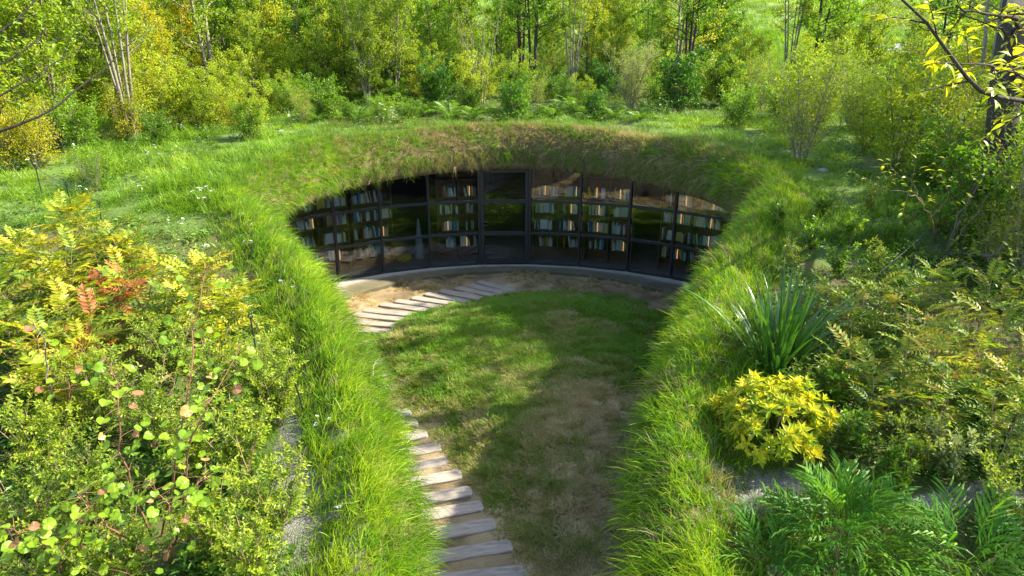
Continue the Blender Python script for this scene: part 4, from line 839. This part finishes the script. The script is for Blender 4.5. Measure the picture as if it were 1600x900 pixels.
right_bed = [(1392,470,.6,O_,3),(1330,480,.6,O_,3),(1455,455,.7,O_,4),(1540,470,.7,O_,3),(1420,560,.75,['l_pin','l_olive'],4),(1500,525,.8,['l_pin','l_olive'],4),(1340,560,.6,O_,3),(1560,570,.8,['l_pin','l_olive'],4),(1470,620,.65,O_,3),(1590,510,.8,O_,3),(1370,630,.5,O_,3),(1580,650,.6,O_,3),(1290,470,.5,O_,3)]
for px, py, h, mm, st in right_bed:
    pinnate_shrub(px, py, h, mm, 'x', st, 9, 1.1)['d'] = ('olive-green' if len(mm) == 1 else 'yellowing olive') + ' feathery-leaved young shrub in the right bed'
pinnate_shrub(1515, 285, .6, ['l_red', 'l_bronze'], 'x', 3, 6, 0.8)['d'] = 'small rust-red feathery shrub at the right of the roof meadow'
by = {}
for o in list(COL.objects):
    if o.parent is None and 'd' in o.keys(): by.setdefault(o['d'], []).append(o)
for d_, os_ in by.items():
    os_.sort(key=lambda o: o.location.x / (o.location.y + 1.7))
    for i, o in enumerate(os_): o['label'] = f'{d_}, {nth(i)} from the left' if len(os_) > 1 else d_; del o['d']

# fine-leaved shrubs (box-like sprigs) in both beds
def sprig_shrub(px, py, h, seed, label, m='l_spring', stems=6, wid=0.5, L=0.026, dens=1.0):
    c = on_ground(px, py, 0.6 * h); g = np.random.default_rng(seed); e = empty('sprig_shrub', c); tag(e, label, 'shrub', 'fine-leaved shrubs in the beds'); fol = MB()
    for s in range(stems):
        P = stem_path(g, h * g.uniform(0.7, 1.1), wid * g.uniform(0.2, 1.0), s * 6.283 / stems + g.normal(0, 0.4)); tt = np.linspace(0, 1, 6); st = MB().tube(P, np.linspace(0.007, 0.002, 6), 4)
        for k in range(int(13 * dens)):
            t = g.uniform(0.18, 1.0); p = np.array([np.interp(t, tt, P[:, q]) for q in range(3)]); a = g.uniform(0, 6.28); el = g.uniform(0.3, 1.1); d = np.array((math.cos(a) * math.cos(el), math.sin(a) * math.cos(el), math.sin(el))); ll = h * g.uniform(0.16, 0.36)
            st.tube([p, p + d * ll * 0.5, p + d * ll + (0, 0, 0.02)], [0.0025, 0.002, 0.001], 3); n = int(ll / 0.0085); u = np.linspace(0.12, 1, n); b = np.arange(n) * 1.57 + g.random(); r1 = unit(np.cross(d, (0.1, 0.2, 1))); r2 = np.cross(d, r1)
            Dv = r1 * np.cos(b)[:, None] + r2 * np.sin(b)[:, None] + d * 0.6; fol.leaves(p + d * (ll * u)[:, None] + g.normal(0, 0.003, (n, 3)), Dv, unit(g.normal(0, 0.4, (n, 3)) + (0, 0, 1)), L * g.uniform(0.65, 1.25, n), L * 0.5, np.clip(0.15 + 0.6 * u + g.normal(0, 0.15, n), 0, 1))
        obj('stem', (st, M['stembrown']), e)
    obj('foliage', (fol, M[m]), e); return e
sp = [(262,540,.75,'beside the red-tipped shrub'),(330,590,.75,'near the middle of the left bed'),(410,585,.7,'beside the leaning rope stake'),(150,600,.8,'below the red-tipped shrub'),(60,680,.8,'at the left edge of the left bed'),(230,640,.75,'behind the round-leaved sapling'),(375,690,.65,'left of the gravel strip'),
      (430,610,.6,'against the left grass bank'),(425,780,.7,'in front of the gravel strip'),(120,760,.8,'left of the round-leaved sapling'),(40,800,.75,'in the lower left corner'),(330,820,.6,'at the foot of the round-leaved sapling'),(390,870,.6,'at the lower edge of the left bed'),(190,870,.6,'under the round-leaved sapling'),(300,690,.6,'among the round leaves of the sapling'),(90,880,.6,'at the bottom of the left bed')]
for k, (px, py, h, w_) in enumerate(sp): sprig_shrub(px, py, h, 500 + k, 'fine-leaved yellow-green shrub ' + w_, 'l_spring', 8, 0.6, 0.036, 1.15)
for k, (px, py, h, m, w_) in enumerate([(1435,690,.5,'l_spring','right of the yellow bush'),(1560,740,.5,'l_spring','at the right above the gravel'),(1330,680,.4,'l_mid','just right of the yellow bush'),(1480,700,.5,'l_grey','beside the right-hand rope stake'),(1580,610,.5,'l_mid','at the right edge of the bed'),(1300,600,.45,'l_mid','between sword-leaved clump and right bed'),(1400,730,.35,'l_mid','above the glossy fronds'),(1590,800,.5,'l_spring','in the lower right corner'),(1400,345,.5,'l_mid','on the roof meadow at right'),(1270,370,.4,'l_mid','on the right bank behind the sword-leaved clump'),(1330,360,.45,'l_mid','in the middle of the right roof meadow'),(1470,330,.5,'l_spring','left of the leaning dark stems'),(1215,350,.35,'l_mid','at the inner side of the right meadow'),(1240,400,.35,'l_spring','behind the sword-leaved clump, near the bank'),(1310,405,.35,'l_mid','between sword-leaved clump and meadow stake'),(1370,400,.35,'l_spring','just before the meadow stake'),(1290,320,.4,'l_mid','at the far side of the right meadow'),(1360,310,.35,'l_spring','below the arching sapling'),(1420,450,.4,'l_mid','below the meadow stake'),(1340,440,.35,'l_spring','right of the sword leaves')]):
    sprig_shrub(px, py, h, 560 + k, {'l_spring': 'fine-leaved yellow-green shrub ', 'l_mid': 'low bright green leafy shrub ', 'l_grey': 'pale grey-green shrub ', 'l_gold': 'low golden-leaved shrub '}[m] + w_, m, 6, 0.55, 0.05 if m != 'l_spring' else 0.035, 0.7)

# sapling with round heart-shaped leaves, lower left
def place_leaf(kind_, m, e, p, D, size, g, roll=0.4, N=(0, 0, 1)):
    return obj('leaf', leafmesh(kind_, m, int(g.integers(4))), e, p, aim(D, g.normal(0, roll), N), size)
def round_sapling(base_px, stems, label, seed):
    g = np.random.default_rng(seed); c = on_ground(*base_px); e = empty('round_leaved_sapling', c); tag(e, label, 'sapling', 'round-leaved saplings in the left bed')
    for pts, leaves_from, nl in stems:
        Q = np.array([at_t(px, py, t) for px, py, t in pts]) - c; s = np.linspace(0, 1, len(Q)); u = np.linspace(0, 1, 14); P = np.c_[[np.interp(u, s, Q[:, k]) for k in range(3)]].T; P[1:-1] += g.normal(0, 0.008, (12, 3))
        obj('stem', (MB().tube(P, np.linspace(0.010, 0.0022, 14), 5), M['stemred'] if g.random() < 0.8 else M['barkpale']), e)
        nl = int(nl * 2.1)
        for k in range(nl):
            t = leaves_from + (1 - leaves_from) * (k + g.random()) / nl; p = np.array([np.interp(t, u, P[:, q]) for q in range(3)]); a = k * 2.2 + g.normal(0, 0.6)
            D = np.array((math.cos(a), math.sin(a), g.uniform(-0.2, 0.5))); tw = p + unit(D) * g.uniform(0.01, 0.16)
            if np.linalg.norm(tw - p) > 0.045: obj('twig', (MB().tube([p, (p + tw) / 2 + (0, 0, 0.004), tw], [0.002, 0.0016, 0.0012], 3), M['stemred']), e)
            place_leaf('heart', 'l_bronze' if (g.random() < 0.07 or t > 0.985) else 'l_round', e, tw, (D[0], D[1], g.uniform(-0.5, 0.1)), g.uniform(0.6, 1.05), g, 0.4, (g.normal(0, 0.3), -0.5 + g.normal(0, 0.3), 0.8))
    return e
round_sapling((250, 935), [([(250,935,5.6),(255,820,5.0),(275,700,4.6),(300,590,4.6),(305,500,4.7),(325,415,4.9)], .42, 22), ([(252,930,5.5),(285,800,4.7),(295,690,4.5),(320,640,4.4),(375,545,4.6)], .35, 20), ([(250,930,5.5),(230,830,4.6),(190,720,4.4),(185,620,4.4),(175,560,4.5)], .35, 20), ([(250,935,5.5),(205,850,4.5),(150,800,4.3),(120,770,4.2)], .3, 14), ([(255,930,5.4),(270,860,4.5),(265,790,4.2),(230,750,4.1)], .3, 18), ([(250,930,5.4),(300,830,4.6),(310,760,4.4),(322,740,4.3)], .35, 12)], 'sapling with round heart-shaped lime leaves in the lower left foreground', 61)
round_sapling((110, 930), [([(110,930,5.0),(95,880,4.3),(55,840,4.0),(10,825,3.9)], .35, 14), ([(110,930,5.0),(130,870,4.4),(120,820,4.2),(140,790,4.2)], .3, 14), ([(112,930,5.0),(160,880,4.4),(205,900,4.2)], .3, 9)], 'low sapling with round lime and bronze leaves in the bottom left corner', 62)
round_sapling((60, 660), [([(85,680,5.9),(75,600,5.6),(70,540,5.4),(52,500,5.4)], .55, 6), ([(85,680,5.9),(110,620,5.5),(105,580,5.4)], .6, 5)], 'thin dark sapling with few bronze leaves at the left edge', 63)

# clump of sword-shaped leaves, bright yellow bush and glossy fronds in the right bed
g = np.random.default_rng(71); c = on_ground(1212, 583); e = tag(empty('sword_leaved_clump', c), 'tall clump of dark green sword-shaped leaves beside the right grass bank', 'plant')
for k in range(110):
    a = g.uniform(0, 6.283); r = 0.13 * math.sqrt(g.random()); o = obj('leaf', leafmesh('strap', 'l_strap', int(g.integers(9))), e, (math.cos(a) * r, math.sin(a) * r, -0.03), (0, abs(g.normal(0, 0.36)), a + g.normal(0, 0.3)), g.uniform(0.62, 1.05))
c = on_ground(1203, 705); e = tag(empty('yellow_bush', c), 'rounded bush of bright yellow pointed leaves beside the right grass bank', 'bush'); g = np.random.default_rng(72)
for k in range(7): obj('stem', (MB().tube(stem_path(g, 0.52, g.uniform(0.2, 0.8), k * 0.9), np.linspace(0.009, 0.003, 6), 5), M['stembrown']), e)
for k in range(210):
    a = g.uniform(0, 6.283); el = math.asin(g.uniform(-0.25, 1)); rr = g.uniform(0.80, 1.06) * (1 + 0.10 * math.sin(3 * a + 1) + 0.09 * math.sin(5 * a + 6 * el)); D = np.array((math.cos(a) * math.cos(el), math.sin(a) * math.cos(el), math.sin(el)))
    p = D * (0.44, 0.40, 0.38) * rr * (1 if g.random() < 0.85 else 1.2) + (0, 0, 0.22); up = Vector(D * 0.7 + np.array((0, 0, 0.9)) + g.normal(0, 0.25, 3)).to_track_quat('Z', 'Y').to_euler()
    obj('leaf_whorl', leafmesh('whorl', 'l_bush', int(g.integers(5))), e, p, up, g.uniform(0.6, 1.1))
def frond_plant(px, py, n, s, label, seed, hgt):
    c = on_ground(px, py, 0.35 * s); g = np.random.default_rng(seed); e = tag(empty('glossy_frond_plant', c), label, 'plant', 'glossy frond plants in the right bed')
    for k in range(5): obj('stem', (MB().tube(stem_path(g, hgt * g.uniform(0.6, 1.0), g.uniform(0.1, 0.6), k * 1.26), np.linspace(0.012, 0.007, 6), 5), M['stembrown']), e)
    for k in range(n):
        a = k * 2.4 + g.normal(0, 0.3); t = k / n; el = 1.15 - 1.25 * t + g.normal(0, 0.15); r = 0.05 + 0.30 * math.sqrt(t) * g.random(); D = (math.cos(a) * math.cos(el), math.sin(a) * math.cos(el), math.sin(el))
        obj('frond', leafmesh('frond', 'l_frond', int(g.integers(5))), e, (math.cos(a) * r, math.sin(a) * r, hgt * (1 - 0.55 * t) * g.uniform(0.75, 1.05)), aim(D, g.normal(0, 0.2)), s * g.uniform(0.8, 1.2))
frond_plant(1318, 838, 80, 0.72, 'large plant of long glossy green fronds in the lower right foreground', 81, 0.36)
frond_plant(1505, 885, 34, 0.7, 'smaller plant of glossy fronds at the bottom right', 82, 0.35)
frond_plant(1210, 880, 12, 0.6, 'low tuft of glossy fronds beside the gravel, bottom right of the bank', 83, 0.2)

# ferns behind the rim
for k, (px, py, s, w_) in enumerate([(668,182,1.0,'left of the back rim under the green shrub'),(705,186,1.1,'behind the back rim left of the vase-shaped tree'),(898,178,1.2,'upright behind the back rim, right of centre'),(865,186,0.9,'behind the middle of the back rim'),(925,186,0.8,'behind the back rim beside the grey-green shrub'),(640,178,0.9,'behind the white flowers'),(490,192,0.7,'on the roof left of the white flowers'),(740,188,0.9,'behind the back rim, left of its middle'),(780,190,0.8,'behind the exact middle of the back rim'),(830,188,0.9,'behind the back rim below the dark trunks'),(960,188,0.8,'behind the back rim in front of the grey-green shrub'),(1000,190,0.7,'behind the back rim before the deep-green shrub'),(560,190,0.8,'left of the tall white flowers')]):
    c = on_ground(px, py); g = np.random.default_rng(90 + k); e = tag(empty('fern', c), 'green fern ' + w_, 'fern', 'ferns behind the back rim')
    for j in range(14): obj('frond', leafmesh('fern', 'l_fern', j % 4), e, (0, 0, 0), (0, -g.uniform(0.1, 0.75), j * 0.449 + g.normal(0, 0.15)), s * g.uniform(0.75, 1.15))

# white flowers
def head_mesh(seed):
    g = np.random.default_rng(seed); n = 26; a = g.uniform(0, 6.28, n); r = 0.032 * np.sqrt(g.random(n)); mb = MB()
    return mb.leaves(np.c_[np.cos(a) * r, np.sin(a) * r, 0.008 * g.random(n) - r * 0.25], np.c_[np.cos(a), np.sin(a), g.uniform(0.1, 0.8, n)], np.tile((0, 0, 1.0), (n, 1)), 0.016, 0.014, g.random(n), 0.0).mesh('flower_head', M['petal'])
HEADS = [head_mesh(k) for k in range(3)]
fl = [(590,185,11,.75,1.25,'tall spikes behind the left end of the back rim'),(612,190,5,.6,1.1,'beside the tall white spikes'),(268,352,7,.25,1,'on the left roof meadow'),(318,300,7,.28,1,'by the left bank near the tuft'),(310,315,4,.2,1,'below the tuft on the left meadow'),(255,235,6,.35,1,'far back on the left meadow'),(292,198,7,.4,1,'below the golden trees'),(230,240,4,.3,1,'left of the meadow flowers'),(455,185,5,.3,1,'near the small green shrubs'),(440,205,4,.3,1,'on the roof left of the rim'),(115,228,4,.4,1,'under the slender trees at left'),(395,490,4,.3,1.2,'beside the left rope'),(500,665,3,.2,.8,'at the foot of the left bank by the stake'),(545,852,1,.28,1.1,'single round bloom on the lower left bank'),(465,470,2,.35,1.2,'on top of the left bank'),(320,388,2,.25,1.2,'near the left bank edge'),(1285,385,1,.2,1.5,'on the right meadow'),(1300,440,2,.2,1.3,'by the sword-leaved clump'),(395,388,3,.2,1,'on the left bank'),(125,300,3,.3,1,'by the two rope stakes at left'),(212,290,3,.3,1,'in the middle of the left meadow'),(60,255,4,.4,1,'at the far left under the trees')]
for k, (px, py, n, h, s, w_) in enumerate(fl):
    c = on_ground(px, py, h * 0.8); g = np.random.default_rng(120 + k); e = tag(empty('flower_plant', c), 'small white flowers ' + w_ if n > 1 else 'white flower, ' + w_, 'flowers', 'white wildflowers')
    for j in range(n):
        P = stem_path(g, h * g.uniform(0.7, 1.1), g.uniform(0.05, 0.6) + 0.25 * (n > 5), g.uniform(0, 6.28), 5); obj('stem', (MB().tube(P, 0.0025, 3), M['stemgreen']), e)
        obj('flower_head', HEADS[j % 3], e, P[-1], (g.normal(0, 0.25), g.normal(0, 0.25), g.uniform(0, 6)), s * g.uniform(0.4, 0.75))

# rope stakes: black iron pins with an eye, black cord through the eyes
def stake(px, py, h, label, lean=(0.0, 0.0)):
    c = on_ground(px, py); e = tag(empty('rope_stake', c), label, 'stake', 'black rope stakes'); top = np.array((lean[0], lean[1], h))
    obj('shaft', (MB().tube([(0, 0, -0.08), top * 0.5, top], 0.0085, 6), M['black']), e)
    th = np.linspace(0, 6.283, 13); obj('eye', (MB().tube(np.c_[np.cos(th) * 0.022, np.zeros(13), np.sin(th) * 0.022] + top + (0, 0, 0.022), 0.006, 5), M['black']), e)
    return c + top + (0, 0, 0.022)
def rope(pts, label, sag=0.03):
    Q = []
    for a, b in zip(pts[:-1], pts[1:]):
        t = np.linspace(0, 1, 9); Q.append(a + (b - a) * t[:, None] - np.array((0, 0, 1)) * (sag * 4 * t * (1 - t))[:, None])
    tag(obj('rope', (MB().tube(np.concatenate([Q[0]] + [q[1:] for q in Q[1:]]), 0.005, 5), M['black'])), label, 'rope')
s1 = stake(66, 306, .42, 'black rope stake farthest left on the meadow'); s2 = stake(114, 335, .42, 'black rope stake second from the left, beside the golden shrubs'); s3 = stake(162, 365, .42, 'black rope stake behind the golden-green shrubs at left', (0.02, 0))
rope([s1, s2, s3], 'black cord between the stakes on the left meadow')
s4 = stake(402, 560, .42, 'black rope stake among the flowers by the left bank', (-0.02, 0.02)); s5 = stake(480, 662, .46, 'tall black rope stake leaning at the foot of the left bank', (-0.10, 0.05))
rope([s4, s5], 'black cord running down beside the left bank')
r1 = stake(1421, 425, .40, 'black rope stake on the right roof meadow', (0.04, 0)); r2 = stake(1268, 562, .38, 'black rope stake beside the sword-leaved clump'); r3 = stake(1335, 690, .42, 'black rope stake right of the yellow bush', (0.02, 0)); r4 = stake(1556, 720, .42, 'black rope stake at the right by the gravel', (0.06, 0))
rope([r1, r2], 'black cord from the meadow stake to the sword-leaved clump'); rope([r3, r4], 'black cord between the two lower right stakes')
m1 = stake(1310, 212, .35, 'thin black stake on the far right meadow'); m2 = stake(1392, 235, .35, 'thin black stake beside the far right gravel')

# stones lying in the beds
for k, (px, py, s, w_) in enumerate([(1500,690,.10,'pale stone beside the right rope stake'),(1115,800,.06,'flat pale stone at the edge of the right bank'),(1125,232,.16,'pale stone on the back right rim'),(1285,268,.10,'white stone under the olive shrub'),(1010,222,.10,'small white stone on the back rim')]):
    c = on_ground(px, py); g = np.random.default_rng(k); mb = MB(); th = np.arange(9) * 6.283 / 9; rows = [np.c_[np.cos(th) * r, np.sin(th) * r * 0.75, np.full(9, z)] * s * g.uniform(0.85, 1.15, (9, 1)) for z, r in ((-0.2, 0.9), (0.1, 1.0), (0.35, 0.8), (0.48, 0.35))]
    mb.add(np.concatenate(rows), [[i*9+j, i*9+(j+1)%9, (i+1)*9+(j+1)%9, (i+1)*9+j] for i in range(3) for j in range(9)]); mb.add(rows[-1], [list(range(9))])
    tag(obj('stone', (mb, M['stone']), None, c, (0, 0, k)), w_, 'stone')

# big tree at the upper right with lime leaves overhanging the picture, and its nest box
def wide_leaf_tree(name, label, base, trunk, limbs, lm, leafsize, seed, wood='bark', r0=0.2):
    g = np.random.default_rng(seed); e = tag(empty(name, base), label, 'tree'); w_ = MB(); b = np.array(base)
    P = np.array(trunk) - b; u = np.linspace(0, 1, 16); s = np.linspace(0, 1, len(P)); Q = np.c_[[np.interp(u, s, P[:, k]) for k in range(3)]].T; w_.tube(Q, np.linspace(r0, r0 * 0.45, 16), 10)
    for pts, r, nl, tw in limbs:
        P = np.array(pts) - b; s = np.r_[0, np.cumsum(np.linalg.norm(np.diff(P, axis=0), axis=1))]; s /= s[-1]; u = np.linspace(0, 1, 18); Q = np.c_[[np.interp(u, s, P[:, k]) for k in range(3)]].T; Q[1:-1] += g.normal(0, 0.012, (16, 3)); w_.tube(Q, np.linspace(r, r * 0.22, 18), 6)
        for k in range(tw):
            t = 0.12 + 0.88 * (k + g.random()) / tw; p = np.array([np.interp(t, u, Q[:, q]) for q in range(3)]); d = unit(unit(Q[-1] - Q[0]) * 0.6 + g.normal(0, 0.6, 3) + (0, 0, 0.25)); ll = g.uniform(0.25, 0.6); e2 = p + d * ll; w_.tube([p, p + d * ll * 0.5 + (0, 0, 0.01), e2], [r * 0.22, r * 0.15, 0.002], 4)
            for j in range(nl):
                f = 0.25 + 0.75 * (j + g.random()) / nl; a = g.uniform(0, 6.28); D = unit(d * 0.7 + np.array((math.cos(a), math.sin(a), g.uniform(-0.5, 0.3))))
                place_leaf('oval', lm, e, p + d * ll * f, D, leafsize * g.uniform(0.7, 1.25), g, 0.4)
    obj('trunk', (w_, M[wood], 1), e); return e
bx = np.array((6.9, 8.8)); bz = Gs(*bx); T = lambda px, py, t: at_t(px, py, t)
tt_ = [(bx[0] - 0.35, bx[1], bz - 0.1), T(1562, 250, 8.9), T(1572, 110, 8.8), T(1588, 0, 8.8), T(1610, -180, 8.8), T(1600, -420, 8.8)]
wide_leaf_tree('overhanging_tree', 'big dark-trunked tree at upper right with overhanging lime leaves', (bx[0] - 0.35, bx[1], bz), tt_,
    [([T(1572, 130, 8.8), T(1640, 175, 7.0), T(1600, 163, 6.2), T(1545, 140, 5.9), T(1528, 145, 5.8), T(1490, 85, 5.7), T(1455, 45, 5.6), T(1405, -5, 5.5)], .045, 9, 20),
     ([T(1580, 60, 8.8), T(1590, 30, 7.6), T(1540, 22, 7.2), T(1495, 8, 7.0)], .04, 7, 12), ([T(1580, 80, 8.8), T(1650, 140, 7.2), T(1600, 120, 6.6), T(1540, 100, 6.2), T(1500, 100, 6.0)], .03, 10, 14),
     ([T(1572, 130, 8.8), T(1620, 90, 8.2), T(1560, 45, 8.0), T(1500, 20, 8.0)], .03, 3, 6), ([T(1588, 0, 8.8), T(1680, -120, 8.0), T(1750, -260, 7.5)], .06, 5, 10), ([T(1588, -20, 8.8), T(1520, -150, 8.6), T(1440, -260, 8.0)], .06, 5, 12)], 'l_lime', 1.0, 201, 'barkdark', .22)
nb = at_t(1589, 2, 8.45); e = tag(empty('nest_box', nb), 'small pinkish wooden nest box on the big trunk at upper right', 'nest box')
obj('box_body', (MB().box((0, 0, 0.03), (0.15, 0.14, 0.20)), M['box']), e); obj('box_roof', (MB().box((0, -0.02, 0.145), (0.19, 0.20, 0.02)), M['box']), e)
# tree at the left edge whose dark branches reach into the picture
bx = np.array((-8.6, 8.0)); bz = Gs(*bx)
wide_leaf_tree('branching_tree', 'tree at the left edge with dark branches reaching over the meadow', (bx[0], bx[1], bz), [(bx[0], bx[1], bz - 0.1), (bx[0] + .05, bx[1], bz + 1.2), (bx[0] - .1, bx[1] + .1, bz + 2.6), (bx[0], bx[1], bz + 4.2)],
    [([(bx[0], bx[1], bz + 0.9), T(-40, 215, 8.6), T(8, 203, 8.6), T(60, 185, 8.7), T(98, 165, 8.8), T(140, 125, 8.9), T(180, 92, 9.0), T(212, 60, 9.1)], .03, 4, 3), ([(bx[0], bx[1], bz + 1.4), T(-30, 170, 8.5), T(40, 125, 8.6), T(110, 88, 8.8)], .03, 9, 14), ([(bx[0], bx[1], bz + 1.7), T(-30, 115, 8.4), T(35, 82, 8.5), T(75, 40, 8.6)], .03, 9, 13), ([(bx[0], bx[1], bz + 2.2), T(-20, 60, 8.2), T(40, 20, 8.3), T(80, -30, 8.4)], .03, 8, 10)], 'l_round', 0.75, 202, 'barkdark', .10)
# leaning dark stems of a shrub at the right edge, with oval leaves
bx = on_ground(1478, 395)
wide_leaf_tree('leaning_shrub', 'shrub of leaning dark stems with olive leaves at the right edge', tuple(bx), [bx + (0, 0, -0.05), at_t(1497, 350, 8.6), at_t(1530, 285, 8.5), at_t(1565, 235, 8.4)],
    [([bx, at_t(1520, 340, 8.4), at_t(1560, 290, 8.2), at_t(1600, 250, 8.0)], .015, 8, 12), ([bx, at_t(1545, 400, 8.0), at_t(1585, 370, 7.8), at_t(1620, 340, 7.6)], .015, 8, 12), ([bx, at_t(1500, 330, 8.5), at_t(1540, 260, 8.6), at_t(1590, 200, 8.6)], .013, 8, 10), ([bx, at_t(1540, 430, 7.6), at_t(1590, 430, 7.2)], .012, 8, 10)], 'l_olive', 0.62, 203, 'bark', .02)
bx = on_ground(1462, 372)
wide_leaf_tree('arching_sapling', 'arching sapling with pale yellow leaves on the right meadow', tuple(bx), [bx + (0, 0, -0.05), at_t(1458, 350, 8.4), at_t(1455, 340, 8.3)],
    [([at_t(1455, 340, 8.3), at_t(1440, 315, 8.2), at_t(1412, 298, 8.1), at_t(1370, 296, 8.0)], .007, 5, 7), ([at_t(1455, 340, 8.3), at_t(1480, 312, 8.2), at_t(1484, 300, 8.2)], .006, 3, 2), ([at_t(1440, 315, 8.2), at_t(1428, 290, 8.2), at_t(1420, 280, 8.2)], .006, 4, 3)], 'l_lime', 0.65, 204, 'stembrown', .012)
